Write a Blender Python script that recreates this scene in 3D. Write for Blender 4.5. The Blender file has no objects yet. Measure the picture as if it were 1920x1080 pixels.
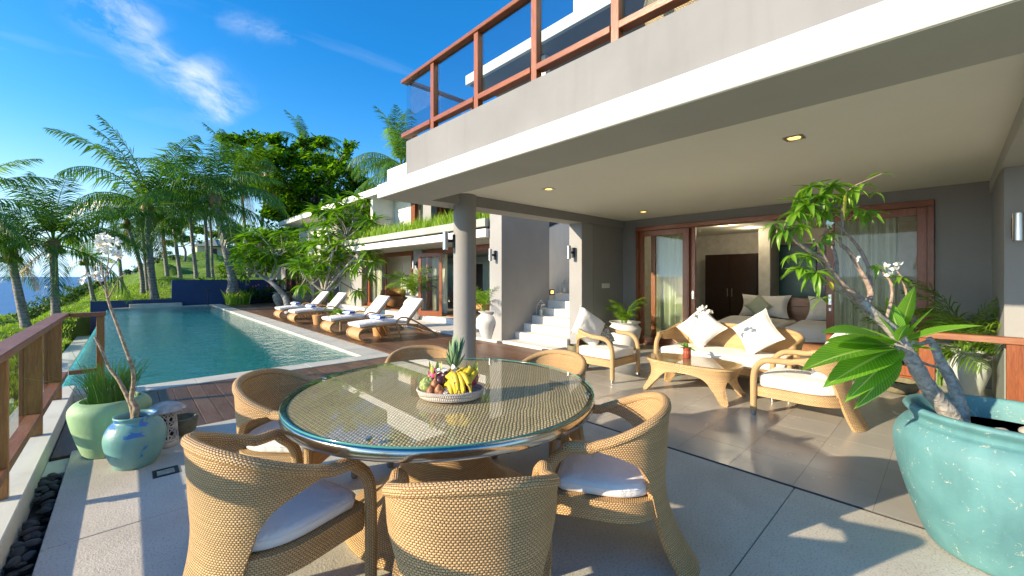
import bpy, math, random
import numpy as np
from mathutils import Vector, Matrix, Euler

R = random.Random(7)
sc = bpy.context.scene
COL = sc.collection
PI = math.pi

# ------------------------------------------------------------------ camera, sky, sun, exposure
F, TH, HC = 770.0, math.radians(43.1), 1.45      # survey constants of the view (focal in px, heading, eye height)
cd = bpy.data.cameras.new('camera'); cam = bpy.data.objects.new('camera', cd); COL.objects.link(cam)
cam.location = (0, 0, HC); cam.rotation_euler = (PI/2, 0, -TH)
cd.sensor_width = 36; cd.lens = F/1920*36; cd.shift_y = -22/1920
cd.clip_start = 0.05; cd.clip_end = 60000
sc.camera = cam
SUN_AZ, SUN_EL = math.radians(160), math.radians(18.5)   # where the sun stands (math angle from +X), height
sd = bpy.data.lights.new('sun', 'SUN'); sd.energy = 3.3; sd.angle = math.radians(0.55); sd.color = (1.0, 0.91, 0.78)
so = bpy.data.objects.new('sun', sd); COL.objects.link(so)
sdir = Vector((math.cos(SUN_AZ)*math.cos(SUN_EL), math.sin(SUN_AZ)*math.cos(SUN_EL), math.sin(SUN_EL)))
so.rotation_euler = sdir.to_track_quat('Z', 'Y').to_euler()
sc.view_settings.view_transform = 'Standard'; sc.view_settings.look = 'None'
sc.view_settings.exposure = 1.32; sc.view_settings.gamma = 1; sc.view_settings.use_white_balance = True; sc.view_settings.white_balance_temperature = 7900; sc.view_settings.use_curve_mapping = False

w = bpy.data.worlds.new('World'); sc.world = w; w.use_nodes = True
N = w.node_tree.nodes; L = w.node_tree.links; N.clear()
def wn(t, **k):
    n = N.new(t)
    for a, b in k.items(): setattr(n, a, b)
    return n
def wmath(op, a, b=None, clamp=False):
    n = wn('ShaderNodeMath', operation=op); n.use_clamp = clamp
    for i, v in enumerate((a, b)):
        if v is None: continue
        if isinstance(v, (int, float)): n.inputs[i].default_value = v
        else: L.new(v, n.inputs[i])
    return n.outputs[0]
sky = wn('ShaderNodeTexSky', sky_type='NISHITA'); sky.sun_disc = False
sky.sun_elevation = SUN_EL; sky.sun_rotation = PI/2 - SUN_AZ
sky.air_density = 1.0; sky.dust_density = 0.3; sky.ozone_density = 3.0
sepz = wn('ShaderNodeSeparateXYZ'); tc0 = wn('ShaderNodeTexCoord'); L.new(tc0.outputs['Generated'], sepz.inputs[0])
bwn = wn('ShaderNodeRGBToBW'); L.new(sky.outputs[0], bwn.inputs[0])
pale = wn('ShaderNodeMix', data_type='RGBA', blend_type='MULTIPLY'); pale.inputs['Factor'].default_value = 1; L.new(bwn.outputs[0], pale.inputs['A']); pale.inputs['B'].default_value = (.74, .93, 1.12, 1)
zr = wn('ShaderNodeMapRange'); zr.interpolation_type = 'SMOOTHSTEP'; L.new(sepz.outputs[2], zr.inputs[0]); zr.inputs[1].default_value = -.05; zr.inputs[2].default_value = .30
skm = wn('ShaderNodeMix', data_type='RGBA'); L.new(zr.outputs[0], skm.inputs['Factor']); L.new(pale.outputs['Result'], skm.inputs['A']); L.new(sky.outputs[0], skm.inputs['B'])
hs = wn('ShaderNodeHueSaturation'); hs.inputs['Saturation'].default_value = 1.42; hs.inputs['Value'].default_value = 1.0
L.new(skm.outputs['Result'], hs.inputs['Color'])
tc = wn('ShaderNodeTexCoord')
def dotc(v):
    n = wn('ShaderNodeVectorMath', operation='DOT_PRODUCT'); L.new(tc.outputs['Generated'], n.inputs[0]); n.inputs[1].default_value = v
    return n.outputs['Value']
# one long cirrus streak, drawn about a fixed direction of the sky
def skydir(px, py):
    t = (px-960)/F; u = (518-py)/F
    return Vector((math.cos(TH)*t+math.sin(TH), -math.sin(TH)*t+math.cos(TH), u)).normalized()
def streak(p0, p1, width, amt, seed):
    a, b = skydir(*p0), skydir(*p1)
    c = ((a+b)/2).normalized(); al = (b-a).normalized(); al = (al-c*al.dot(c)).normalized(); pe = c.cross(al)
    half = (b-a).length/2
    da, dp = dotc(al), dotc(pe)
    front = wmath('GREATER_THAN', dotc(c), 0.1)
    nz = wn('ShaderNodeTexNoise'); nz.inputs['Scale'].default_value = 7; nz.inputs['Detail'].default_value = 6
    cx = wn('ShaderNodeCombineXYZ'); L.new(da, cx.inputs[0]); L.new(dp, cx.inputs[1]); cx.inputs[2].default_value = seed
    L.new(cx.outputs[0], nz.inputs['Vector'])
    warp = wmath('MULTIPLY', wmath('SUBTRACT', nz.outputs[0], 0.5), width*4.5)
    dp2 = wmath('ADD', dp, warp)
    q = wmath('DIVIDE', dp2, width); g = wmath('POWER', 2.718, wmath('MULTIPLY', wmath('MULTIPLY', q, q), -1.0))
    qa = wmath('DIVIDE', da, half); qa2 = wmath('MULTIPLY', qa, qa)
    e = wmath('SUBTRACT', 1.0, wmath('MULTIPLY', qa2, qa2), clamp=True)
    n2 = wn('ShaderNodeTexNoise'); n2.inputs['Scale'].default_value = 1; n2.inputs['Detail'].default_value = 9; n2.inputs['Roughness'].default_value = 0.65
    c2 = wn('ShaderNodeCombineXYZ'); L.new(wmath('MULTIPLY', wmath('ADD', da, wmath('MULTIPLY', dp, .8)), 12), c2.inputs[0]); L.new(wmath('MULTIPLY', dp2, 22), c2.inputs[1]); c2.inputs[2].default_value = seed*3
    L.new(c2.outputs[0], n2.inputs['Vector'])
    fil = wmath('MULTIPLY', wmath('SUBTRACT', n2.outputs[0], 0.40, ), 3.6, clamp=True)
    return wmath('MULTIPLY', wmath('MULTIPLY', wmath('MULTIPLY', g, e), fil), wmath('MULTIPLY', front, amt))
cl = wmath('ADD', streak((110, -60), (445, 240), 0.026, 0.42, 1.3), streak((235, -20), (300, 70), 0.018, 0.40, 4.1))
cl = wmath('ADD', cl, streak((340, 110), (440, 235), 0.028, 0.50, 7.7))
cl = wmath('ADD', cl, streak((400, 40), (560, 75), 0.013, 0.25, 9.2))
sep = wn('ShaderNodeSeparateXYZ'); L.new(tc.outputs['Generated'], sep.inputs[0])
zz = wmath('ADD', wmath('MAXIMUM', sep.outputs[2], 0.0), 0.12)
cc = wn('ShaderNodeCombineXYZ'); L.new(wmath('DIVIDE', sep.outputs[0], zz), cc.inputs[0]); L.new(wmath('MULTIPLY', wmath('DIVIDE', sep.outputs[1], zz), 2.4), cc.inputs[1])
n3 = wn('ShaderNodeTexNoise'); n3.inputs['Scale'].default_value = 0.8; n3.inputs['Detail'].default_value = 8; n3.inputs['Distortion'].default_value = 0.6
L.new(cc.outputs[0], n3.inputs['Vector'])
thin = wmath('MULTIPLY', wmath('SUBTRACT', n3.outputs[0], 0.56, clamp=True), 0.7)
clt = wmath('ADD', cl, thin, clamp=True)
mx = wn('ShaderNodeMix', data_type='RGBA'); tin = wn('ShaderNodeMix', data_type='RGBA', blend_type='MULTIPLY'); tin.inputs['Factor'].default_value = 1; L.new(hs.outputs[0], tin.inputs['A']); tin.inputs['B'].default_value = (.72, .825, .97, 1)
L.new(clt, mx.inputs['Factor']); L.new(tin.outputs['Result'], mx.inputs['A']); mx.inputs['B'].default_value = (3.3, 3.7, 4.3, 1)
bg = wn('ShaderNodeBackground'); bg.inputs['Strength'].default_value = 0.15
L.new(mx.outputs['Result'], bg.inputs['Color'])
wo = wn('ShaderNodeOutputWorld'); L.new(bg.outputs[0], wo.inputs[0])
try:
    sc.cycles.max_bounces = 10; sc.cycles.diffuse_bounces = 5; sc.cycles.transparent_max_bounces = 24
except Exception: pass

# ------------------------------------------------------------------ survey helpers: a sight line of the photograph cut with a known plane of the place
def G(px, py, Z=0.0):
    d = F*(HC-Z)/(py-518); r = (px-960)/F*d
    return Vector((r*math.cos(TH)+d*math.sin(TH), -r*math.sin(TH)+d*math.cos(TH), Z))
def YX(px, X):
    t = (px-960)/F; d = X/(t*math.cos(TH)+math.sin(TH)); return d*(-t*math.sin(TH)+math.cos(TH))
def at(px, py, d):
    r = (px-960)/F*d
    return Vector((r*math.cos(TH)+d*math.sin(TH), -r*math.sin(TH)+d*math.cos(TH), HC-(py-518)*d/F))

# ------------------------------------------------------------------ materials
MATS = {}
def nodes(name):
    m = bpy.data.materials.new(name); m.use_nodes = True; m.node_tree.nodes.clear(); MATS[name] = m
    return m, m.node_tree.nodes, m.node_tree.links
class NT:
    def __init__(s, name):
        s.m, s.N, s.L = nodes(name); s.out = s.N.new('ShaderNodeOutputMaterial')
    def n(s, t, **k):
        o = s.N.new(t)
        for a, b in k.items(): setattr(o, a, b)
        return o
    def put(s, v, sock):
        if isinstance(v, bpy.types.NodeSocket): s.L.new(v, sock)
        elif isinstance(v, (tuple, list)) and len(v) == 3 and sock.type == 'RGBA': sock.default_value = (*v, 1)
        else: sock.default_value = v
    def math(s, op, a, b=None, clamp=False):
        o = s.n('ShaderNodeMath', operation=op); o.use_clamp = clamp; s.put(a, o.inputs[0])
        if b is not None: s.put(b, o.inputs[1])
        return o.outputs[0]
    def noise(s, scale, detail=4, vec=None, dist=0, rough=.55):
        o = s.n('ShaderNodeTexNoise'); o.inputs['Scale'].default_value = scale; o.inputs['Detail'].default_value = detail
        o.inputs['Distortion'].default_value = dist; o.inputs['Roughness'].default_value = rough
        if vec is not None: s.L.new(vec, o.inputs['Vector'])
        return o.outputs[0]
    def mix(s, f, a, b, blend='MIX'):
        o = s.n('ShaderNodeMix', data_type='RGBA', blend_type=blend); s.put(f, o.inputs['Factor']); s.put(a, o.inputs['A']); s.put(b, o.inputs['B'])
        return o.outputs['Result']
    def ramp(s, v, a, b):
        o = s.n('ShaderNodeMapRange'); s.put(v, o.inputs[0]); o.inputs[1].default_value = a; o.inputs[2].default_value = b
        return o.outputs[0]
    def pos(s, scale=(1, 1, 1), kind='Object'):
        t = s.n('ShaderNodeTexCoord'); mp = s.n('ShaderNodeMapping'); s.L.new(t.outputs[kind], mp.inputs[0]); mp.inputs['Scale'].default_value = scale
        return mp.outputs[0]
    def wpos(s, scale=(1, 1, 1)):
        t = s.n('ShaderNodeNewGeometry'); mp = s.n('ShaderNodeMapping'); s.L.new(t.outputs['Position'], mp.inputs[0]); mp.inputs['Scale'].default_value = scale
        return mp.outputs[0]
    def bump(s, h, strength=.3, dist=.01):
        o = s.n('ShaderNodeBump'); o.inputs['Strength'].default_value = strength; o.inputs['Distance'].default_value = dist; s.L.new(h, o.inputs['Height'])
        return o.outputs[0]
    def rnd(s): return s.n('ShaderNodeObjectInfo').outputs['Random']
    def princ(s, color, rough=.6, metal=0., normal=None, spec=None, **k):
        o = s.n('ShaderNodeBsdfPrincipled'); s.put(color, o.inputs['Base Color']); s.put(rough, o.inputs['Roughness']); s.put(metal, o.inputs['Metallic'])
        if normal is not None: s.L.new(normal, o.inputs['Normal'])
        if spec is not None: o.inputs['Specular IOR Level'].default_value = spec
        for a, b in k.items(): s.put(b, o.inputs[a.replace('_', ' ')])
        return o.outputs[0]
    def end(s, sh): s.L.new(sh, s.out.inputs[0]); return s.m

def mul(c, k): return tuple(x*k for x in c)
def simple(name, c, rough=.6, metal=0., var=.15, nscale=6, bump=.15, bscale=60, bdist=.003, stretch=(1, 1, 1), obj=0., spec=None):
    t = NT(name); p = t.pos(stretch)
    n = t.noise(nscale, 5, p)
    col = t.mix(t.ramp(n, .3, .7), mul(c, 1-var), mul(c, 1+var))
    if obj: col = t.mix(t.rnd(), t.mix(1.0, col, (1-obj,)*3, 'MULTIPLY'), col)
    nb = t.bump(t.noise(bscale, 4, p), bump, bdist)
    return t.end(t.princ(col, rough, metal, nb, spec))

def wall_mat(name, c, var=.07, streak=.1):
    t = NT(name); p = t.wpos(); n = t.noise(1.1, 6, p, .4); n2 = t.noise(2.0, 6, t.wpos((3.2, 3.2, .35)), .4)
    col = t.mix(t.ramp(n, .3, .7), mul(c, 1-var), mul(c, 1+var))
    col = t.mix(t.math('MULTIPLY', t.ramp(n2, .5, .8), streak), col, mul(c, .6))
    h = t.math('ADD', t.math('MULTIPLY', t.noise(7, 5, p), 1.0), t.math('MULTIPLY', t.noise(120, 3, p), .25))
    return t.end(t.princ(col, .82, 0, t.bump(h, .3, .012)))
wall_mat('wall_grey', (.29, .29, .285)); wall_mat('wall_dark', (.25, .245, .235)); wall_mat('parapet', (.215, .215, .215), .10, .28)
wall_mat('white_plaster', (.76, .745, .70), .06, .2); wall_mat('soffit_paint', (.42, .42, .38), .04, .05); wall_mat('ceiling_paint', (.78, .78, .68), .02, .0)
wall_mat('navy_wall', (.026, .062, .155), .15, .1); wall_mat('rough_concrete', (.36, .38, .34), .18, .5); wall_mat('beige_wall', (.62, .50, .32), .05, .1)
wall_mat('kerb_plaster', (.62, .64, .57), .08, .3); wall_mat('step_stone', (.74, .70, .62), .07, .1)

def terrace_mat():
    t = NT('terrazzo'); p = t.wpos()
    big = t.noise(1.3, 6, p, .5); fine = t.noise(95, 3, p); mid = t.noise(14, 5, p)
    c = t.mix(t.ramp(big, .3, .72), (.51, .465, .38), (.70, .66, .57))
    st_ = t.noise(.55, 7, p, 1.4); c = t.mix(t.math('MULTIPLY', t.ramp(st_, .52, .72), .4), c, (.36, .33, .27)); c = t.mix(t.math('MULTIPLY', t.rnd(), .12), c, (.40, .37, .32))
    c = t.mix(t.math('MULTIPLY', t.ramp(fine, .52, .66), .5), c, (.22, .19, .15))
    c = t.mix(t.math('MULTIPLY', t.ramp(mid, .6, .8), .3), c, (.60, .55, .45))
    return t.end(t.princ(c, .72, 0, t.bump(t.math('ADD', fine, mid), .5, .006)))
terrace_mat()
def tile_mat():
    t = NT('floor_tile'); p = t.wpos()
    n = t.noise(1.6, 5, p); c = t.mix(t.ramp(n, .3, .7), (.44, .42, .37), (.51, .485, .43))
    c = t.mix(t.rnd(), t.mix(1.0, c, (.84, .84, .83), 'MULTIPLY'), c)
    c = t.mix(t.math('MULTIPLY', t.ramp(t.noise(5, 6, p, .8), .58, .75), .3), c, (.55, .52, .45))
    r = t.math('ADD', t.math('MULTIPLY', t.noise(4, 5, p), .22), .13)
    return t.end(t.princ(c, r, 0, t.bump(t.noise(30, 3, p), .04, .002), .6))
tile_mat()
simple('grout', (.12, .11, .10), .9); simple('dark_gap', (.02, .02, .018), .9)
def wood_mat(name, c, c2, rough, gs=(3, .35, 3), obj=.35, grey=0.):
    t = NT(name); 
    oi = t.n('ShaderNodeObjectInfo'); tcn = t.n('ShaderNodeTexCoord')
    ad = t.n('ShaderNodeVectorMath', operation='ADD'); t.L.new(tcn.outputs['Object'], ad.inputs[0])
    sv = t.n('ShaderNodeVectorMath', operation='SCALE'); sv.inputs[0].default_value = (13, 7, 5); t.L.new(oi.outputs['Random'], sv.inputs['Scale']); t.L.new(sv.outputs[0], ad.inputs[1])
    mp = t.n('ShaderNodeMapping'); mp.inputs['Scale'].default_value = gs; t.L.new(ad.outputs[0], mp.inputs[0])
    g = t.noise(9, 6, mp.outputs[0], 1.2); g2 = t.noise(40, 3, mp.outputs[0], .3)
    col = t.mix(t.ramp(g, .32, .68), c, c2)
    col = t.mix(t.math('MULTIPLY', t.ramp(g2, .55, .75), .45), col, mul(c, .45))
    if grey: col = t.mix(t.math('MULTIPLY', t.ramp(t.noise(3, 5, ad.outputs[0]), .45, .75), grey), col, (.30, .25, .21))
    col = t.mix(oi.outputs['Random'], t.mix(1.0, col, (1-obj,)*3, 'MULTIPLY'), col)
    return t.end(t.princ(col, rough, 0, t.bump(t.math('ADD', g, g2), .25, .003)))
wood_mat('deck_wood', (.125, .052, .024), (.24, .115, .055), .40, (6, .5, 6), .45, .25)
wood_mat('red_wood', (.20, .052, .016), (.34, .10, .032), .32, (6, 6, .6), .2)
wood_mat('red_wood_h', (.20, .052, .016), (.34, .10, .032), .32, (6, .6, 6), .2)
wood_mat('rail_wood', (.22, .068, .026), (.36, .14, .062), .5, (6, .5, 6), .15, .3)
wood_mat('post_wood', (.28, .115, .032), (.44, .20, .06), .4, (6, 6, .6), .15)
wood_mat('dark_wood', (.014, .006, .004), (.03, .012, .008), .3, (4, 4, .5), .1)
wood_mat('head_wood', (.16, .06, .018), (.30, .13, .045), .35, (3, .4, 4), .1)
wood_mat('pale_wood', (.42, .20, .07), (.62, .34, .14), .45, (5, 5, .6), .1)

def wicker_mat(name, c, cd_, su=.0165, sv=.010, holes=False):
    t = NT(name); uvn = t.n('ShaderNodeUVMap'); sp = t.n('ShaderNodeSeparateXYZ'); t.L.new(uvn.outputs[0], sp.inputs[0])
    wob = t.math('ADD', t.math('MULTIPLY', t.math('SUBTRACT', t.noise(26, 3, t.pos()), .5), .5), t.math('MULTIPLY', t.math('SUBTRACT', t.noise(5, 3, t.pos()), .5), 1.6))
    U = t.math('ADD', t.math('DIVIDE', sp.outputs[0], su), wob); V = t.math('ADD', t.math('DIVIDE', sp.outputs[1], sv), wob)
    row = t.math('FLOOR', V); odd = t.math('MULTIPLY', t.math('MODULO', t.math('ABSOLUTE', row), 2.0), .5)
    a = t.math('ABSOLUTE', t.math('SINE', t.math('MULTIPLY', t.math('ADD', U, odd), PI)))
    b = t.math('SINE', t.math('MULTIPLY', t.math('FRACT', V), PI))
    h = t.math('MULTIPLY', t.math('POWER', a, .6), t.math('POWER', b, .6))
    strand = t.n('ShaderNodeTexWhiteNoise', noise_dimensions='1D'); t.L.new(row, strand.inputs['W'])
    lite = t.mix(t.ramp(t.noise(4, 4, t.pos()), .3, .7), mul(c, .86), mul(c, 1.1))
    lite = t.mix(t.math('MULTIPLY', strand.outputs[0], .45), lite, mul(c, .62)); lite = t.mix(t.math('MULTIPLY', t.ramp(t.noise(55, 2, t.pos()), .5, .7), .35), lite, mul(c, .6))
    col = t.mix(t.ramp(h, .12, .62), cd_, lite)
    return t.end(t.princ(col, .42, 0, t.bump(h, .9, .004), .4))
wicker_mat('wicker', (.74, .46, .215), (.13, .058, .018), .0140, .0086); wicker_mat('wicker_pale', (.76, .50, .25), (.18, .09, .03), .021, .0125)
wicker_mat('wicker_top', (.84, .64, .36), (.07, .055, .025), .026, .016)
wicker_mat('basket_white', (.72, .66, .58), (.30, .2, .15), .012, .008)
wicker_mat('pot_brown', (.42, .22, .1), (.2, .08, .03), .02, .03)

def fabric(name, c, rough=.9, fold=.8):
    t = NT(name); p = t.pos(); n = t.noise(5, 4, p, .6); f = t.noise(420, 2, p)
    col = t.mix(t.ramp(n, .3, .7), mul(c, .95), c)
    h = t.math('ADD', t.math('MULTIPLY', t.noise(9, 3, p, 1.0), 1.0), t.math('MULTIPLY', f, .12))
    return t.end(t.princ(col, rough, 0, t.bump(h, fold, .02), .2, Sheen_Weight=.15))
fabric('white_fabric', (.82, .80, .76)); fabric('bed_linen', (.70, .68, .65), .85, .8)
def curtain():
    t = NT('curtain'); p = t.pos(); col = t.mix(t.noise(3, 3, p), (.84, .84, .70), (.90, .90, .78))
    d = t.n('ShaderNodeBsdfDiffuse'); t.put(col, d.inputs[0]); tr = t.n('ShaderNodeBsdfTranslucent'); t.put(col, tr.inputs[0])
    m_ = t.n('ShaderNodeMixShader'); m_.inputs[0].default_value = .35; t.L.new(d.outputs[0], m_.inputs[1]); t.L.new(tr.outputs[0], m_.inputs[2])
    return t.end(m_.outputs[0])
curtain()
def towel():
    t = NT('towel'); uvn = t.n('ShaderNodeUVMap'); sp = t.n('ShaderNodeSeparateXYZ'); t.L.new(uvn.outputs[0], sp.inputs[0])
    v = sp.outputs[1]; s1 = t.math('LESS_THAN', t.math('ABSOLUTE', t.math('SUBTRACT', t.math('FRACT', t.math('MULTIPLY', v, 7.0)), .5)), .17)
    col = t.mix(s1, (.75, .76, .78), (.03, .13, .50))
    return t.end(t.princ(col, .95, 0, t.bump(t.noise(250, 2, t.pos()), .5, .004)))
towel()
def zigzag():
    t = NT('zigzag_fabric'); uvn = t.n('ShaderNodeUVMap'); sp = t.n('ShaderNodeSeparateXYZ'); t.L.new(uvn.outputs[0], sp.inputs[0])
    z = t.math('ABSOLUTE', t.math('SUBTRACT', t.math('FRACT', t.math('MULTIPLY', sp.outputs[0], 13)), .5))
    s1 = t.math('LESS_THAN', t.math('FRACT', t.math('ADD', t.math('MULTIPLY', sp.outputs[1], 14), t.math('MULTIPLY', z, 1.1))), .5)
    return t.end(t.princ(t.mix(s1, (.62, .62, .5), (.07, .17, .10)), .9))
zigzag()
def pattern_fab():
    t = NT('floral_fabric'); n = t.noise(38, 2, t.pos(), 2.0)
    return t.end(t.princ(t.mix(t.ramp(n, .48, .53), (.65, .63, .55), (.10, .11, .10)), .9))
pattern_fab()

def glass(name, tint=(.93, .97, .95), ior=1.45, rough=0., boost=1.0):
    t = NT(name); tr = t.n('ShaderNodeBsdfTransparent'); t.put(tint, tr.inputs[0]); gl = t.n('ShaderNodeBsdfGlossy'); gl.inputs['Roughness'].default_value = rough
    fr = t.n('ShaderNodeFresnel'); fr.inputs[0].default_value = ior
    gm_ = t.n('ShaderNodeNewGeometry'); fac = t.math('MULTIPLY', t.math('MULTIPLY', fr.outputs[0], boost), t.math('SUBTRACT', 1.0, gm_.outputs['Backfacing']), clamp=True)
    m_ = t.n('ShaderNodeMixShader'); t.L.new(fac, m_.inputs[0]); t.L.new(tr.outputs[0], m_.inputs[1]); t.L.new(gl.outputs[0], m_.inputs[2])
    return t.end(m_.outputs[0])
glass('clear_glass', (.94, .97, .95)); glass('door_glass', (.93, .96, .94), 1.5, 0, .85); glass('table_glass', (.97, .985, .97), 1.5, 0, 1.15); simple('green_edge', (.06, .30, .25), .12, 0, .1, bump=.02)
glass('tint_glass', (.80, .87, .90), 1.5, 0, 1.1)
def water():
    t = NT('pool_water'); p = t.wpos((1, 1, 1))
    h = t.math('ADD', t.noise(5, 3, p, .4), t.math('MULTIPLY', t.noise(17, 3, t.wpos((1, .7, 1)), .6), .45))
    nb = t.bump(h, .8, .03)
    tr = t.n('ShaderNodeBsdfTransparent'); t.put((.66, .94, .92), tr.inputs[0]); gl = t.n('ShaderNodeBsdfGlossy'); gl.inputs['Roughness'].default_value = .02; t.L.new(nb, gl.inputs['Normal'])
    fr = t.n('ShaderNodeFresnel'); fr.inputs[0].default_value = 1.36; t.L.new(nb, fr.inputs['Normal'])
    df = t.n('ShaderNodeBsdfDiffuse'); t.put((.015, .52, .51), df.inputs[0]); mb_ = t.n('ShaderNodeMixShader'); mb_.inputs[0].default_value = .36; t.L.new(tr.outputs[0], mb_.inputs[1]); t.L.new(df.outputs[0], mb_.inputs[2])
    m_ = t.n('ShaderNodeMixShader'); t.L.new(fr.outputs[0], m_.inputs[0]); t.L.new(mb_.outputs[0], m_.inputs[1]); t.L.new(gl.outputs[0], m_.inputs[2])
    return t.end(m_.outputs[0])
water()
def pooltile():
    t = NT('pool_tile'); p = t.wpos(); ck = t.n('ShaderNodeTexVoronoi'); ck.inputs['Scale'].default_value = 9; ck.distance = 'CHEBYCHEV'; t.L.new(p, ck.inputs['Vector'])
    ck.inputs['Randomness'].default_value = .15
    sp = t.n('ShaderNodeSeparateColor'); t.L.new(ck.outputs['Color'], sp.inputs[0])
    col = t.mix(sp.outputs[0], (.03, .42, .40), (.10, .66, .60)); col = t.mix(t.math('MULTIPLY', t.ramp(t.noise(1.2, 5, p), .45, .7), .4), col, (.16, .60, .52))
    return t.end(t.princ(col, .4))
pooltile()
def sea():
    t = NT('sea_water'); p = t.wpos((.02, .05, .05)); h = t.math('ADD', t.noise(6, 8, p, .5), t.noise(1.2, 4, p))
    col = t.mix(t.ramp(t.noise(.6, 5, p), .35, .7), (.012, .075, .21), (.02, .11, .27)); foam = t.ramp(t.noise(9, 6, t.wpos((.03, .08, .05))), .68, .74)
    col = t.mix(t.math('MULTIPLY', foam, .35), col, (.5, .6, .7))
    return t.end(t.princ(col, .35, 0, t.bump(h, .6, 2.0)))
sea()
def lawn():
    t = NT('lawn'); p = t.wpos(); n = t.noise(.35, 5, p, .5); n2 = t.noise(2.2, 6, p, .4); n3 = t.noise(26, 4, p)
    c = t.mix(t.ramp(n2, .3, .7), (.09, .22, .028), (.21, .35, .05)); c = t.mix(t.math('MULTIPLY', t.ramp(n, .52, .70), .45), c, (.27, .24, .085))
    c = t.mix(t.math('MULTIPLY', t.ramp(n3, .5, .75), .5), c, (.055, .12, .015))
    return t.end(t.princ(c, .9, 0, t.bump(t.math('ADD', n3, n2), .9, .12), .2))
lawn()
def leaf(name, c, c2, trans=.35, rough=.45, vein=None):
    t = NT(name); n = t.noise(5, 3, t.wpos()); ob = t.rnd()
    col = t.mix(t.ramp(n, .35, .65), c, c2); col = t.mix(t.math('MULTIPLY', ob, .35), col, mul(c2, 1.35))
    if vein:
        uvn = t.n('ShaderNodeUVMap'); sp = t.n('ShaderNodeSeparateXYZ'); t.L.new(uvn.outputs[0], sp.inputs[0])
        du = t.math('ABSOLUTE', t.math('SUBTRACT', sp.outputs[0], .5)); mid = t.math('LESS_THAN', du, .038)
        vv = t.math('FRACT', t.math('MULTIPLY', t.math('SUBTRACT', sp.outputs[1], t.math('MULTIPLY', du, .35)), 22)); side = t.math('MULTIPLY', t.math('LESS_THAN', vv, .18), .5)
        col = t.mix(t.math('MAXIMUM', mid, side), col, vein)
    P_ = t.princ(col, rough, 0, None, .4); tl = t.n('ShaderNodeBsdfTranslucent'); t.put(t.mix(1.0, col, (1.3, 1.5, .5), 'MULTIPLY'), tl.inputs[0])
    m_ = t.n('ShaderNodeMixShader'); m_.inputs[0].default_value = trans; t.L.new(P_, m_.inputs[1]); t.L.new(tl.outputs[0], m_.inputs[2])
    return t.end(m_.outputs[0])
leaf('palm_leaf', (.034, .098, .016), (.10, .21, .030), .32, .30); leaf('palm_leaf_bright', (.085, .19, .018), (.20, .34, .035), .4, .4); leaf('dry_leaf', (.20, .13, .05), (.30, .2, .08), .2)
leaf('tree_leaf', (.07, .19, .014), (.20, .38, .028), .5); leaf('tree_leaf_dark', (.018, .06, .010), (.05, .12, .015), .3); leaf('bush_leaf', (.05, .12, .03), (.14, .22, .06), .3)
leaf('plumeria_leaf', (.07, .19, .018), (.19, .36, .035), .4, .34); leaf('big_leaf', (.08, .27, .022), (.15, .38, .035), .5, .36, (.42, .62, .18)); leaf('grass_blade', (.11, .22, .02), (.26, .36, .05), .4)
leaf('reed', (.10, .24, .05), (.22, .36, .09), .35); leaf('bed_leaf', (.02, .085, .012), (.05, .15, .02), .3); leaf('yellow_leaf', (.6, .48, .04), (.7, .6, .1), .4); leaf('planter_grass', (.13, .27, .02), (.32, .45, .06), .4)
simple('petal', (.85, .85, .80), .6, 0, .05); simple('petal_yellow', (.8, .6, .08), .6); simple('pink_flower', (.6, .12, .18), .6)
def bark(name, c, c2, band=0, scale=9):
    t = NT(name); p = t.pos(); n = t.noise(scale, 6, p, .6); col = t.mix(t.ramp(n, .38, .62), c, c2); h = n
    if band:
        sp = t.n('ShaderNodeSeparateXYZ'); t.L.new(p, sp.inputs[0]); r_ = t.math('FRACT', t.math('ADD', t.math('MULTIPLY', sp.outputs[2], band), t.math('MULTIPLY', n, .5)))
        col = t.mix(t.math('MULTIPLY', t.math('LESS_THAN', r_, .22), .5), col, mul(c, .45)); h = t.math('ADD', h, r_)
    return t.end(t.princ(col, .85, 0, t.bump(h, .6, .02)))
bark('palm_bark', (.16, .15, .135), (.30, .29, .26), 7); bark('plumeria_bark', (.24, .215, .18), (.46, .42, .36), 0, 34); bark('tree_bark', (.09, .075, .055), (.2, .17, .13), 0, 6)
bark('thin_bark', (.25, .17, .11), (.46, .35, .24), 0, 40); bark('twig_bark', (.26, .17, .12), (.42, .31, .24), 0, 40)
simple('chrome', (.50, .48, .44), .16, 1.0, .02, bump=.02); simple('brushed_steel', (.55, .53, .50), .28, 1.0, .05); simple('dark_metal', (.03, .03, .035), .4, .5)
simple('plastic_white', (.7, .7, .66), .4, bump=0.02); simple('stone_dark', (.052, .058, .062), .55, 0, .4, 8, .35, 40, .004, obj=.5); simple('soil', (.035, .025, .018), .95)
simple('carved_stone', (.50, .46, .41), .9, 0, .3, 14, .6, 60, .006); simple('stone_olive', (.20, .18, .11), .9, 0, .35, 9, .7, 40, .008); simple('coping_stone', (.56, .55, .46), .75, 0, .12, 3, .3, 50, .003, obj=.1)
simple('white_pot', (.62, .62, .60), .5, 0, .08, 4, .2, 18); simple('grey_pot', (.14, .17, .15), .7, 0, .3, 8); simple('green_door', (.02, .09, .06), .35); simple('room_wall', (.52, .50, .44), .8); simple('room_floor', (.3, .27, .22), .4)
simple('terracotta', (.30, .05, .03), .5); simple('candle', (.75, .72, .62), .6); simple('orange_pot', (.35, .14, .05), .5)
def emis(name, c, s):
    t = NT(name); e = t.n('ShaderNodeEmission'); t.put(c, e.inputs[0]); e.inputs[1].default_value = s; return t.end(e.outputs[0])
emis('warm_lamp', (1, .66, .2), 1.3)
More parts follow.
